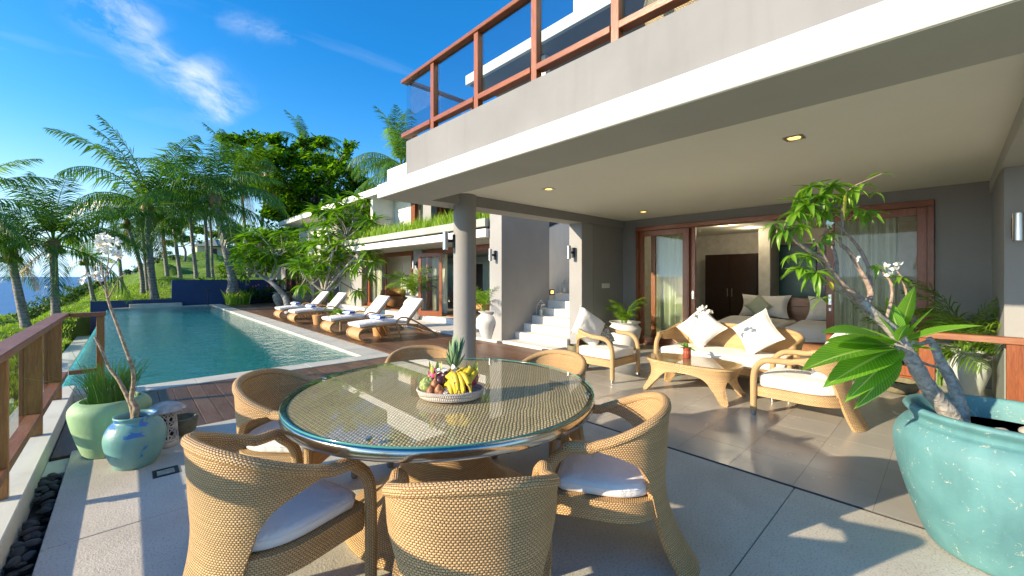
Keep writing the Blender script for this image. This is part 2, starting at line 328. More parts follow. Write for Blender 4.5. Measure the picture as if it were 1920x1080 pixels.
def glazed(name, c, c2, chip, amt=.62, rough=.5, blue=None):
    t = NT(name); p = t.pos(); col = t.mix(t.ramp(t.noise(3, 5, p, .5), .3, .7), c, c2)
    dr = t.noise(7, 6, t.pos((1, 1, .22)), .3); col = t.mix(t.math('MULTIPLY', t.ramp(dr, .45, .75), .5), col, mul(c, .55))
    if blue:
        sp = t.n('ShaderNodeSeparateXYZ'); t.L.new(p, sp.inputs[0]); up = t.ramp(sp.outputs[2], .16, .36)
        col = t.mix(t.math('MULTIPLY', t.ramp(t.math('ADD', t.noise(6, 6, p, 1.2), t.math('MULTIPLY', up, .12)), .63, .66), .9), col, blue)
        col = t.mix(t.math('MULTIPLY', t.ramp(t.math('ADD', t.noise(7.3, 7, t.pos((1.1, .9, 1.4)), 1.0), t.math('MULTIPLY', up, .05)), .70, .72), .9), col, (.5, .05, .05))
    ch = t.noise(21, 9, p, 1.0, .78); col = t.mix(t.ramp(ch, amt, amt+.035), col, chip)
    return t.end(t.princ(col, rough, 0, t.bump(t.math('ADD', ch, t.noise(40, 4, p)), .25, .006), .5))
glazed('teal_glaze', (.072, .215, .225), (.11, .295, .295), (.50, .47, .36), .598, .64); glazed('mint_glaze', (.26, .44, .23), (.38, .56, .33), (.36, .42, .2), .66, .6)
glazed('blue_glaze', (.12, .34, .33), (.24, .46, .42), (.35, .25, .16), .64, .38, (.02, .16, .48))
def fruitm(name, c, c2, sc_=20, rough=.5, th=(.5, .6)):
    t = NT(name); n = t.noise(sc_, 4, t.pos(), .5); return t.end(t.princ(t.mix(t.ramp(n, *th), c, c2), rough, 0, t.bump(n, .4, .004)))
fruitm('banana', (.72, .48, .03), (.10, .06, .02), 34, .5, (.60, .66)); fruitm('dragon_skin', (.62, .03, .13), (.75, .12, .2)); fruitm('salak', (.28, .10, .04), (.42, .18, .07), 60); fruitm('mangosteen', (.06, .015, .03), (.12, .03, .04), 8, .4)
fruitm('custard_apple', (.14, .2, .05), (.36, .42, .14), 50, .7, (.42, .58)); fruitm('pineapple_skin', (.45, .25, .04), (.16, .12, .03), 60, .6); leaf('pine_crown', (.10, .19, .09), (.2, .32, .17), .1, .5); fruitm('dragon_tip', (.3, .42, .05), (.55, .55, .1))
def butterflies():
    t = NT('butterfly_print'); p = t.pos((1, 5.5, 5.5)); v = t.n('ShaderNodeTexVoronoi'); v.inputs['Scale'].default_value = 1; v.inputs['Randomness'].default_value = .12; t.L.new(p, v.inputs['Vector'])
    k = t.math('LESS_THAN', t.math('ADD', v.outputs['Distance'], t.math('MULTIPLY', t.noise(3.5, 3, p), .35)), .46)
    sp = t.n('ShaderNodeSeparateColor'); t.L.new(v.outputs['Color'], sp.inputs[0]); c = t.mix(t.math('GREATER_THAN', sp.outputs[0], .5), (.02, .015, .01), (.75, .28, .02)); c = t.mix(t.math('GREATER_THAN', sp.outputs[1], .75), c, (.5, .04, .03))
    return t.end(t.princ(t.mix(k, (.75, .74, .68), c), .6))
butterflies()

# ------------------------------------------------------------------ mesh helpers
class MB:
    def __init__(s): s.v = []; s.f = []; s.uv = []
    def face(s, idx, uv=None): s.f.append(tuple(idx)); s.uv.append(uv)
    def box(s, x0, x1, y0, y1, z0, z1, c=0.0): 
        return s.obox(((x0+x1)/2, (y0+y1)/2, (z0+z1)/2), (x1-x0, y1-y0, z1-z0), None, c)
    def obox(s, ctr, size, rot=None, c=0.0):
        hx, hy, hz = [abs(q)/2 for q in size]; ctr = Vector(ctr); b = len(s.v)
        c = min(c, hx*.45, hy*.45, hz*.45)
        tr = (lambda p: ctr + (rot @ p)) if rot is not None else (lambda p: ctr + p)
        if c <= 0:
            for i in range(8): s.v.append(tr(Vector((hx*(1 if i & 1 else -1), hy*(1 if i & 2 else -1), hz*(1 if i & 4 else -1)))))
            for q in ((0,2,3,1),(4,5,7,6),(0,1,5,4),(2,6,7,3),(0,4,6,2),(1,3,7,5)): s.face([b+k for k in q])
            return s
        ind = {}
        for i in range(8):
            sx, sy, sz = (1 if i & 1 else -1), (1 if i & 2 else -1), (1 if i & 4 else -1)
            for ax in range(3):
                p = Vector((sx*(hx-(0 if ax == 0 else c)), sy*(hy-(0 if ax == 1 else c)), sz*(hz-(0 if ax == 2 else c))))
                ind[(sx, sy, sz, ax)] = len(s.v); s.v.append(tr(p))
        def K(a, ax): return ind[(a[0], a[1], a[2], ax)]
        for ax in range(3):
            o = [q for q in range(3) if q != ax]
            for sg in (1, -1):
                cs = []
                for (u, v) in ((1,1),(-1,1),(-1,-1),(1,-1)):
                    a = [0,0,0]; a[ax] = sg; a[o[0]] = u; a[o[1]] = v; cs.append(K(a, ax))
                flip = (sg == 1) == (ax != 1)
                s.face(cs if flip else cs[::-1])
            for (u, v) in ((1,1),(-1,1),(-1,-1),(1,-1)):
                a = [0,0,0]; a[o[0]] = u; a[o[1]] = v; a1 = a[:]; a1[ax] = 1; a0 = a[:]; a0[ax] = -1
                s.face([K(a0, o[0]), K(a1, o[0]), K(a1, o[1]), K(a0, o[1])])
        for sx in (1,-1):
            for sy in (1,-1):
                for sz in (1,-1): s.face([ind[(sx,sy,sz,0)], ind[(sx,sy,sz,1)], ind[(sx,sy,sz,2)]])
        return s
    def beam(s, p0, p1, w, h, up=(0,0,1), c=0.0):
        p0, p1 = Vector(p0), Vector(p1); d = (p1-p0); L_ = d.length; d.normalize(); upv = Vector(up)
        x = d.cross(upv)
        if x.length < 1e-4: x = d.cross(Vector((1,0,0)))
        x.normalize(); z = x.cross(d)
        return s.obox((p0+p1)/2, (w, L_, h), Matrix((x, d, z)).transposed(), c)
    def grid(s, P, uv=None, closed_u=False, flip=False):
        nu, nv = len(P), len(P[0]); b = len(s.v)
        for r in P: s.v.extend(Vector(q) for q in r)
        for i in range(nu if closed_u else nu-1):
            i2 = (i+1) % nu
            for j in range(nv-1):
                q = [b+i*nv+j, b+i2*nv+j, b+i2*nv+j+1, b+i*nv+j+1]
                u = None
                if uv is not None:
                    ii = i+1 if closed_u else i2
                    u = [uv(i, j), uv(ii, j), uv(ii, j+1), uv(i, j+1)]
                if flip: q = q[::-1]; u = u[::-1] if u else None
                s.face(q, u)
        return s
    def tube(s, path, rad, n=8, cap=True, flat=1.0, up=None):
        path = [Vector(p) for p in path]; m = len(path)
        rad = [rad]*m if isinstance(rad, (int, float)) else list(rad)
        prev = None; rings = []; L_ = 0; Ls = []
        for i, p in enumerate(path):
            t = (path[min(i+1, m-1)]-path[max(i-1, 0)]).normalized()
            if prev is None:
                a = Vector(up) if up is not None else (Vector((0,0,1)) if abs(t.z) < .9 else Vector((1,0,0)))
                x = t.cross(a).normalized()
            else: x = (prev - t*prev.dot(t)).normalized()
            prev = x; y = t.cross(x)
            if i: L_ += (p-path[i-1]).length
            Ls.append(L_)
            rings.append([p + (x*math.cos(2*PI*k/n)+y*math.sin(2*PI*k/n)*flat)*rad[i] for k in range(n)])
        b = len(s.v)
        for r in rings: s.v.extend(r)
        for i in range(m-1):
            cu = 2*PI*rad[i]/n
            for k in range(n):
                k2 = (k+1) % n
                s.face([b+i*n+k, b+i*n+k2, b+(i+1)*n+k2, b+(i+1)*n+k], [(Ls[i], k*cu), (Ls[i], (k+1)*cu), (Ls[i+1], (k+1)*cu), (Ls[i+1], k*cu)])
        if cap:
            s.face([b+k for k in range(n)][::-1]); s.face([b+(m-1)*n+k for k in range(n)])
        return s
    def lathe(s, prof, n=32, ctr=(0,0,0), sx=1, sy=1, cap=True):
        c = Vector(ctr); b = len(s.v); m = len(prof); Lv = [0]
        for i in range(1, m): Lv.append(Lv[-1]+math.hypot(prof[i][0]-prof[i-1][0], prof[i][1]-prof[i-1][1]))
        R0 = max(p[0] for p in prof)*.75
        for (r, z) in prof:
            for k in range(n): a = 2*PI*k/n; s.v.append(c+Vector((r*math.cos(a)*sx, r*math.sin(a)*sy, z)))
        for i in range(m-1):
            for k in range(n):
                k2 = (k+1) % n
                s.face([b+i*n+k, b+i*n+k2, b+(i+1)*n+k2, b+(i+1)*n+k], [(2*PI*R0*q/n, Lv[j]) for q, j in ((k, i), (k+1, i), (k+1, i+1), (k, i+1))])
        if cap and prof[0][0] > 1e-5: s.face([b+k for k in range(n)][::-1])
        if cap and prof[-1][0] > 1e-5: s.face([b+(m-1)*n+k for k in range(n)])
        return s
    def prism(s, poly, z0, z1):
        b = len(s.v); n = len(poly)
        for z in (z0, z1):
            for p in poly: s.v.append(Vector((p[0], p[1], z)))
        acc = [0]
        for k in range(n): acc.append(acc[-1]+math.hypot(poly[(k+1)%n][0]-poly[k][0], poly[(k+1)%n][1]-poly[k][1]))
        for k in range(n):
            k2 = (k+1) % n; s.face([b+k, b+k2, b+n+k2, b+n+k], [(acc[k], 0), (acc[k+1], 0), (acc[k+1], z1-z0), (acc[k], z1-z0)])
        s.face([b+k for k in range(n)][::-1]); s.face([b+n+k for k in range(n)])
        return s
    def sphere(s, c, r, nu=12, nv=8, sx=1, sy=1, sz=1, jit=0, rnd=None):
        c = Vector(c); P = []
        for i in range(nu):
            row = []
            for j in range(nv+1):
                a = 2*PI*i/nu; t = PI*j/nv; k = 1+(rnd.uniform(-jit, jit) if rnd and 0 < j < nv else 0)
                row.append(c+Vector((math.sin(t)*math.cos(a)*sx, math.sin(t)*math.sin(a)*sy, -math.cos(t)*sz))*r*k)
            P.append(row)
        return s.grid(P, lambda i, j: (i*.03, j*.03), closed_u=True)
    def add(s, other, M_=None):
        b = len(s.v); s.v.extend((M_ @ q if M_ is not None else q) for q in other.v)
        for f, u in zip(other.f, other.uv): s.f.append(tuple(b+k for k in f)); s.uv.append(u)
        return s
    def mesh(s, name, mats, smooth=None, inv=None):
        me = bpy.data.meshes.new(name)
        vs = s.v if inv is None else [inv @ q for q in s.v]
        me.from_pydata([tuple(q) for q in vs], [], s.f)
        ul = me.uv_layers.new(name='UVMap'); data = np.zeros((len(me.loops), 2), dtype=np.float32); li = 0
        for f, u in zip(s.f, s.uv):
            if u is None:
                a = vs[f[0]]; n_ = (vs[f[1]]-a).cross(vs[f[2]]-a); k = max(range(3), key=lambda q: abs(n_[q])); o = [(1,2),(0,2),(0,1)][k]
                for q in f: data[li] = (vs[q][o[0]], vs[q][o[1]]); li += 1
            else:
                for q in u: data[li] = q; li += 1
        ul.data.foreach_set('uv', data.ravel())
        for m_ in (mats if isinstance(mats, (list, tuple)) else [mats]): me.materials.append(MATS[m_])
        if smooth is not None:
            me.shade_smooth(); me.set_sharp_from_angle(angle=math.radians(smooth))
        me.update(); return me

MINV = {}
def thing(name, label, cat, loc=(0,0,0), group=None, rotz=0.0, kind=None):
    o = bpy.data.objects.new(name, None); COL.objects.link(o); o.location = loc; o.rotation_euler = (0, 0, rotz); o.empty_display_size = .1
    if kind: o['kind'] = kind
    else: o['label'] = label; o['category'] = cat
    if group: o['group'] = group
    MINV[o.name] = (Matrix.Translation(Vector(loc)) @ Matrix.Rotation(rotz, 4, 'Z')).inverted()
    return o
def part(name, mb, mat, parent, smooth=None, label=None, local=False, kind=None):
    inv = None if (local or parent is None) else MINV.get(parent.name)
    if isinstance(mb, MB): me = mb.mesh(name, mat, smooth, inv)
    else: me = mb
    o = bpy.data.objects.new(name, me); COL.objects.link(o); o.parent = parent
    if inv is not None: MINV[o.name] = inv
    else: MINV[o.name] = MINV.get(parent.name) if parent and not local else None
    if label: o['label'] = label
    if kind: o['kind'] = kind
    return o
def inst(name, me, parent, mtx=None, loc=None, rot=None, scale=None, label=None):
    o = bpy.data.objects.new(name, me); COL.objects.link(o); o.parent = parent
    if mtx is not None: o.matrix_local = mtx
    if loc is not None: o.location = loc
    if rot is not None: o.rotation_euler = rot
    if scale is not None: o.scale = scale
    if label: o['label'] = label
    return o
def structure(name, mb, mat, smooth=None):
    o = bpy.data.objects.new(name, mb.mesh(name, mat, smooth)); COL.objects.link(o); o['kind'] = 'structure'; MINV[o.name] = Matrix.Identity(4); return o
def single(name, mb, mat, label, cat, group=None, smooth=None, kind=None, origin=None):
    inv = Matrix.Translation(-Vector(origin)) if origin is not None else None
    o = bpy.data.objects.new(name, mb.mesh(name, mat, smooth, inv)); COL.objects.link(o)
    if origin is not None: o.location = origin
    o['label'] = label; o['category'] = cat
    if group: o['group'] = group
    if kind: o['kind'] = kind
    MINV[o.name] = inv if inv is not None else Matrix.Identity(4)
    return o
def copy_tree(o, parent=None):
    c = o.copy(); COL.objects.link(c); c.parent = parent
    for ch in list(o.children): copy_tree(ch, c)
    return c
def bx(*a, c=0.004): return MB().box(*a, c=c)

# ------------------------------------------------------------------ THE TERRACE, DECK AND POOL
ZD = -0.03                                             # deck level
ter = structure('terrace', bx(-.33, 3.34, -3.0, 4.97, -.35, -.012), 'grout')
for (x0, x1) in ((-.34, 3.335),):
    for (y0, y1) in ((-2.0, .73), (.735, 3.28), (3.285, 4.985)):
        part('concrete_slab', bx(x0, x1, y0, y1, -.2, 0, c=.004), 'terrazzo', ter)
# tiled living floor
tf = structure('tiled_floor', MB().box(3.36, 6.05, -3.0, 5.02, -.3, -.0012).box(6.05, 8.12, -3.0, 5.6, -.3, -.0014), 'grout')
tmesh = MB().box(-.2091, .2091, -.2091, .2091, -.012, 0, c=.0004).mesh('tile', 'floor_tile')
ts = .42
for i in range(12):
    for j in range(16):
        x = 3.365+ts*(i+.5); y = 4.95-ts*(j+.5)
        if x > 8.2: continue
        inst('tile', tmesh, tf, loc=(x, y, R.uniform(-.0001, .0001)))
single('drain_strip', bx(3.338, 3.362, -2.0, 4.97, -.05, -.006), 'dark_gap', 'narrow dark drainage gap with moss between concrete and tiles', 'drain')
# wooden deck boards
dk = structure('wooden_deck', MB().box(-.48, 6.15, 4.99, 7.05, -.3, ZD-.03).box(3.65, 6.15, 7.05, 27.5, -.3, ZD-.03), 'dark_gap')
pw = .148
nb = int((6.12+.46)/pw)
bm_n = MB().box(-.0715, .0715, -1.0, 1.0, -.024, 0, c=.003).mesh('deck_board', 'deck_wood')
for i in range(nb):
    x = -.46+pw*(i+.5)
    inst('deck_board', bm_n, dk, loc=(x, 6.025, ZD+R.uniform(-.001, .001)), scale=(1, 1.028, 1))
    if x > 3.68:
        y = 7.06
        k = 0
        while y < 27:
            ln = 2.4 if k else (1.2 if i % 2 else 2.4)
            inst('deck_board', bm_n, dk, loc=(x, y+ln/2, ZD+R.uniform(-.001, .001)), scale=(1, (ln-.006)/2, 1)); y += ln; k += 1
# pebble trough
tr = structure('gravel_channel', bx(-.47, -.34, -1.0, 5.0, -.3, -.10), 'soil')
part('end_block', bx(-.468, -.345, 4.6, 4.93, -.12, -.035), 'kerb_plaster', tr)
pmesh = []
for k in range(4):
    pr = random.Random(k); pmesh.append(MB().sphere((0,0,0), 1, 9, 6, 1, .62, .42, .07, pr).mesh('pebble', 'stone_dark', 60))
for k in range(190):
    inst('pebble', pmesh[k % 4], tr, loc=(R.uniform(-.445, -.365), .9+3.7*(k/190)+R.uniform(-.02, .02), R.uniform(-.085, -.025)), rot=(R.uniform(-.3,.3), R.uniform(-.3,.3), R.uniform(0,3.1)), scale=(R.uniform(.028,.05),)*3)
# kerb wall under the rail
kerb = single('kerb_wall', MB().box(-.80, -.47, -3, 7.42, -1.6, .10, c=.006).box(-.47, -.02, 7.08, 7.42, -1.6, .05, c=.006), 'kerb_plaster', 'low pale plastered kerb wall carrying the wooden handrail', 'wall')
# pool
PX0, PX1, PY0, PY1, ZW = -.55, 3.16, 7.45, 26.2, -.07
pool = structure('pool_basin', MB().box(PX0-.15, PX1+.2, PY0-.2, PY1+.2, -1.9, -1.55).box(PX0-.15, PX0, PY0, PY1, -1.6, -.085).box(PX1, PX1+.2, PY0-.2, PY1, -1.6, -.10).box(PX0, PX1, PY0-.2, PY0, -1.6, -.10).box(PX0, PX1, PY1, PY1+.2, -1.6, -.10)
     .box(PX1-1.3, PX1, 15.0, PY1, -1.6, -.75).box(PX0, PX1, 22.5, PY1, -1.6, -.55), 'pool_tile')
wt = MB(); nx, ny = 2, 2
wt.grid([[(PX0-.1, PY0, ZW), (PX0-.1, PY1, ZW)], [(PX1, PY0, ZW), (PX1, PY1, ZW)]], flip=False)
structure('pool_water', wt, 'pool_water')
cp = structure('pool_coping', MB().box(.0, 3.62, 7.07, 7.44, -.2, -.05), 'grout')
for k in range(5):
    part('coping_slab', bx(-.02+.728*k+.002, -.02+.728*(k+1)-.002, 7.07, 7.45, -.09, -.02), 'coping_stone', cp)
y = 7.452; 
while y < 26.6:
    part('coping_slab', bx(3.155, 3.62, y, y+.796, -.09, -.02), 'coping_stone', cp); y += .8
part('far_ledge', MB().box(-.5, 3.6, 26.2, 26.5, -.3, -.03, c=.01).box(.05, 2.0, 26.35, 26.8, -.1, .12, c=.01), 'coping_stone', cp)
# overflow gutter and its outer wall, down beside the infinity edge
single('gutter_wall', MB().box(-1.62, -1.2, 6.0, 26.0, -3.0, -1.17, c=.01), 'kerb_plaster', 'long pale outer wall of the overflow gutter beside the lawn', 'wall')
structure('overflow_gutter', MB().box(-1.2, -.7, 6.0, 26.0, -3.0, -1.75).box(-.72, -.7, 7.4, 26, -1.75, -.2), 'stone_olive')
nav = thing('navy_wall', 'dark navy garden wall in two heights behind the far end of the pool', 'wall', (-1.2, 26.7, -3))
part('low_wall', bx(-1.25, YX(298, 0)*0+1.62, 26.85, 27.1, -3, .0+.30), 'navy_wall', nav)
part('high_wall', bx(1.62, 9.0, 26.85, 27.12, -1, 1.26), 'navy_wall', nav)
sp_ = thing('garden_tap', 'thin dark outdoor tap pipe standing against the navy wall', 'tap', at(390, 573, 19.6))
pt = at(390, 573, 19.6)
part('pipe', MB().tube([pt, pt+Vector((0,0,.72))], .018, 6), 'dark_metal', sp_); part('spout', MB().obox(pt+Vector((0,0,.75)), (.16,.08,.08), None, .01), 'dark_metal', sp_)

# ------------------------------------------------------------------ HANDRAIL ON THE KERB (left)
rl = thing('handrail_fence', 'teak handrail with glass panels and square posts along the left terrace edge', 'railing', (-.58, 3, .1))
ZH = 1.0
part('top_rail', MB().beam((-.585, -1.6, ZH-.025), (-.585, 7.44, ZH-.025), .125, .05, c=.006), 'rail_wood', rl)
part('top_rail', MB().beam((-.520, 7.39, ZH-.03), (-.20, 7.39, ZH-.03), .09, .05, c=.006), 'rail_wood', rl)
py = [1.15, 2.55, 3.95, 5.32, 6.72]
for yy in py: part('post', bx(-.635, -.53, yy-.045, yy, .10, ZH-.05, c=.004), 'post_wood', rl); part('post_batten', bx(-.66, -.637, yy-.05, yy+.005, .2, ZH-.052, c=.002), 'rail_wood', rl)
part('post', bx(-.29, -.215, 7.36, 7.42, .05, ZH-.055, c=.004), 'post_wood', rl)
ys = [-.3]+py+[7.40]
for a, b in zip(ys[:-1], ys[1:]):
    part('bottom_rail', MB().beam((-.575, a+.002, .265), (-.575, b-.048, .265), .085, .055, c=.004), 'rail_wood', rl)
    part('glass_panel', bx(-.618, -.608, a+.01, b-.05, .295, ZH-.053, c=0), 'clear_glass', rl)
part('bottom_rail', MB().beam((-.53, 7.39, .265), (-.292, 7.39, .265), .06, .05, c=.004), 'rail_wood', rl)
part('glass_panel', bx(-.53, -.294, 7.385, 7.395, .295, ZH-.058, c=0), 'clear_glass', rl)

# ------------------------------------------------------------------ THE NEAR BUILDING
vb = thing('villa', 'grey villa with cantilevered white edged upper floor over the terrace', 'house', (5, 2, 0))
ZS, ZC = 2.52, 2.68
ZP = 3.19
part('fascia', MB().box(2.5, 2.62, -4, 5.38, ZS, 2.70, c=.006), 'white_plaster', vb)
part('parapet', MB().box(2.62, 2.80, -4, 4.80, 2.70, ZP, c=.006).box(2.80, 6, 4.62, 4.80, 2.70, ZP, c=.006), 'parapet', vb)
part('soffit', MB().box(2.515, 3.12, -4, 5.0, ZS-.004, 2.698).box(2.515, 6.85, 5.0, 5.372, ZS-.004, 2.698).box(3.12, 8.2, -.60, -.34, ZS+.002, 2.698), 'soffit_paint', vb)
part('beam', MB().box(3.12, 8.1, 4.982, 4.998, ZS-.001, ZC).box(6.85, 8.1, 5.0, 5.38, ZS, 2.70), 'wall_dark', vb)
part('ceiling', MB().box(3.1, 8.2, -.34, 5.0, ZC, 2.9).box(3.1, 8.2, -4, -.60, ZC, 2.9), 'ceiling_paint', vb)
part('upper_floor', MB().box(2.8, 9.5, -4, 4.62, 2.9, 3.0).box(2.84, 8.1, 5.02, 5.36, 2.70, 2.72), 'wall_grey', vb)
# round column
part('column', MB().lathe([(.172, -.03), (.172, ZC)], 40, (3.75, 5.06, 0)), 'wall_dark', vb, 40)
# pier beside the steps, and the pier by the corner
part('pier', MB().box(6.10, 7.7, 6.86, 7.28, -.1, 4.2, c=.006), 'wall_grey', vb)
part('pier', MB().box(6.60, 6.98, 5.02, 5.34, -.05, ZS-.005, c=.006), 'wall_grey', vb)
part('side_wall', MB().box(6.982, 8.1, 5.022, 5.128, -.05, ZC-.001).box(6.98, 9.8, 5.13, 5.33, -.05, 5.5), 'wall_dark', vb)
# the back wall with the door opening Y .19..4.66, Z 0..2.48
DX = 8.1
part('back_wall', MB().box(DX, 8.3, 4.70, 5.1, -.05, ZC+.1).box(DX, 8.3, -.5, .15, -.05, ZC+.1).box(DX, 8.3, .15, 4.70, 2.50, ZC+.1), 'wall_dark', vb)
part('right_wall', MB().box(6.32, 8.1, -.62, -.36, -.05, ZS).box(6.32, 6.5, -4, -.62, -.05, ZC), 'wall_grey', vb)
part('end_wall', MB().box(3.2, 9.5, -4.2, -4, -.3, 3.2), 'wall_grey', vb)
# wall switches and small sockets
sw = part('switch_plate', bx(7.28, 7.56, 5.008, 5.019, 1.20, 1.30, c=.003), 'plastic_white', vb)
for k in range(4): part('switch', bx(7.285+.069*k, 7.348+.069*k, 5.002, 5.010, 1.21, 1.29, c=.002), 'plastic_white', sw)
# downlights
for (x, y) in ((4.32, .95), (4.33, 3.87), (7.17, 4.0)):
    d_ = thing('ceiling_downlight', {0.95: 'square recessed downlight nearest the camera in the terrace ceiling', 3.87: 'square recessed downlight near the round column in the ceiling', 4.0: 'square recessed downlight above the planter corner by the back wall'}[y], 'downlight', (x, y, ZC), 'square downlights in the terrace ceiling')
    part('trim', MB().box(x-.075, x+.075, y-.075, y-.05, ZC-.006, ZC-.001).box(x-.075, x+.075, y+.05, y+.075, ZC-.006, ZC-.001).box(x-.075, x-.05, y-.05, y+.05, ZC-.006, ZC-.001).box(x+.05, x+.075, y-.05, y+.05, ZC-.006, ZC-.001), 'brushed_steel', d_)
    part('lamp', MB().lathe([(.048, 0), (.048, .004)], 20, (x, y, ZC-.006)), 'warm_lamp', d_)
    part('lamp_housing', MB().box(x-.05, x+.05, y-.05, y+.05, ZC-.0015, ZC-.0005), 'petal_yellow', d_)

# balcony railing upstairs
br = thing('balcony_railing', 'red teak balcony railing with tinted glass above the grey parapet', 'railing', (2.68, 2, ZP))
zb, zt = 3.30, 4.02
posts = [4.20, 3.36, 2.53, 1.70, .87, .04, -.8]
RX = 2.665
for yy in posts: part('post', bx(RX-.035, RX+.035, yy-.035, yy+.035, ZP-.002, zt-.045, c=.004), 'red_wood', br)
part('top_rail', MB().beam((RX, -2, zt-.022), (RX, 4.93, zt-.022), .10, .045, c=.005), 'red_wood_h', br)
ends = [4.93]+posts
for a, b in zip(ends[:-1], ends[1:]):
    part('bottom_rail', bx(RX-.045, RX+.045, b+.036, a-(.036 if a != 4.93 else 0), zb-.035, zb+.02, c=.004), 'red_wood_h', br)
    part('glass_panel', bx(RX+.012, RX+.022, b+.036, a-.036, zb+.02, zt-.046, c=0), 'tint_glass', br)
part('top_rail', MB().beam((RX+.052, 4.86, zt-.024), (5.0, 4.86, zt-.024), .07, .04, c=.004), 'red_wood', br)
part('bottom_rail', MB().beam((RX+.052, 4.86, zb-.006), (5.0, 4.86, zb-.006), .06, .04, c=.004), 'red_wood', br)
for xx in (3.75, 5.0): part('post', bx(xx-.03, xx+.03, 4.83, 4.89, 3.1, zt-.045, c=.003), 'red_wood', br)
part('glass_panel', bx(2.72, 4.97, 4.855, 4.865, zb+.015, zt-.045, c=0), 'tint_glass', br)
# upper roof seen through it
ur = thing('upper_pavilion', 'upper storey roof with white edge and pale wall above the balcony', 'building', (6, 0, 3))
part('roof_edge', bx(4.0, 4.06, -3, 5.38, 4.55, 4.70, c=.004), 'white_plaster', ur)
part('roof_slab', bx(4.06, 9.5, -3, 5.36, 4.552, 4.69, c=0), 'wall_grey', ur)
part('wall_block', bx(4.3, 9.0, -3, YX(1074, 4.3), 4.70, 8.0, c=.01), 'white_plaster', ur)
part('roof_post', bx(4.25, 4.35, 3.86, 3.98, 3.0, 4.55, c=.004), 'white_plaster', ur)
part('upper_wall', bx(7.0, 7.2, -3, 3.2, 3.0, 4.55), 'wall_grey', ur)

# ------------------------------------------------------------------ STEPS AND STAIR WALL
st = thing('stone_staircase', 'pale stone staircase rising between the grey piers, half in sunlight', 'stairs', (6.5, 6, 0))
part('landing', bx(6.12, 6.6, 5.35, 6.855, -.1, .012, c=.006), 'step_stone', st)
for k in range(12):
    x = 6.52+.28*k
    part('step', bx(x, x+.285+(.05 if k < 11 else 1), 5.335, 6.875, -.05 if k < 1 else .17*k-.05, .17*(k+1), c=.006), 'step_stone', st)
sw_ = MB(); sw_.v = [Vector(p) for p in ((7.7,6.88,-.1),(11.5,6.88,-.1),(11.5,6.88,4.2),(8.6,6.88,2.98),(7.7,6.88,2.66), (7.7,7.26,-.1),(11.5,7.26,-.1),(11.5,7.26,4.2),(8.6,7.26,2.98),(7.7,7.26,2.66))]
sw_.face((0,1,2,3,4)); sw_.face((9,8,7,6,5)); sw_.face((4,3,8,9)); sw_.face((3,2,7,8)); sw_.face((0,4,9,5)); sw_.face((1,6,7,2)); sw_.face((0,5,6,1))
single('stair_wall', sw_, 'white_plaster', 'pale plastered wall beside the stone steps', 'wall')
sl = thing('step_light', 'small recessed warm wall light above the stone steps', 'wall light', (7.85, 6.88, 1.0))
q = Vector((YX(1025, 7)*0+7.72, 6.88, 1.02))
part('frame', bx(q.x, q.x+.17, 6.862, 6.879, .98, 1.12, c=.003), 'dark_metal', sl); part('lamp', bx(q.x+.035, q.x+.135, 6.855, 6.8615, 1.01, 1.09, c=0), 'warm_lamp', sl)

def lantern(c, h, label):
    t = thing('glass_lantern', label, 'lantern', c, 'glass candle lanterns on the steps'); x, y, z = c; a = h*.24
    f = MB().box(x-a, x+a, y-a, y+a, z, z+.015)
    for sx in (-1, 1):
        for sy in (-1, 1): f.beam((x+sx*a*.95, y+sy*a*.95, z+.015), (x+sx*a*.75, y+sy*a*.75, z+h*.72), .010, .010); f.beam((x+sx*a*.75, y+sy*a*.75, z+h*.72), (x+sx*a*.25, y+sy*a*.25, z+h*.92), .010, .010)
    for zz, k in ((z+h*.72, .75),):
        for sx in (-1, 1): f.beam((x+sx*a*k, y-a*k, zz), (x+sx*a*k, y+a*k, zz), .01, .01); f.beam((x-a*k, y+sx*a*k, zz), (x+a*k, y+sx*a*k, zz), .01, .01)
    part('frame', f, 'brushed_steel', t)
    part('handle', MB().tube([(x+.03*math.cos(u), y, z+h*.95+.03*math.sin(u)) for u in [PI*2*k/8 for k in range(9)]], .004, 5), 'brushed_steel', t)
    g = MB()
    for sx, sy in ((1,0),(-1,0),(0,1),(0,-1)):
        k0, k1 = a*.93, a*.73
        if sx: P = [[(x+sx*k0, y-k0, z+.02), (x+sx*k1, y-k1, z+h*.71)], [(x+sx*k0, y+k0, z+.02), (x+sx*k1, y+k1, z+h*.71)]]
        else: P = [[(x-k0, y+sy*k0, z+.02), (x-k1, y+sy*k1, z+h*.71)], [(x+k0, y+sy*k0, z+.02), (x+k1, y+sy*k1, z+h*.71)]]
        g.grid(P)
    part('glass', g, 'clear_glass', t)
    part('candle', MB().lathe([(.035, 0), (.035, .12), (.02, .125)], 12, (x, y, z+.016)), 'candle', t)
lantern((7.2, 6.68, .511), .36, 'lower glass lantern with candle on the third stone step')
lantern((8.05, 6.66, 1.021), .36, 'upper glass lantern with candle high on the stone steps')

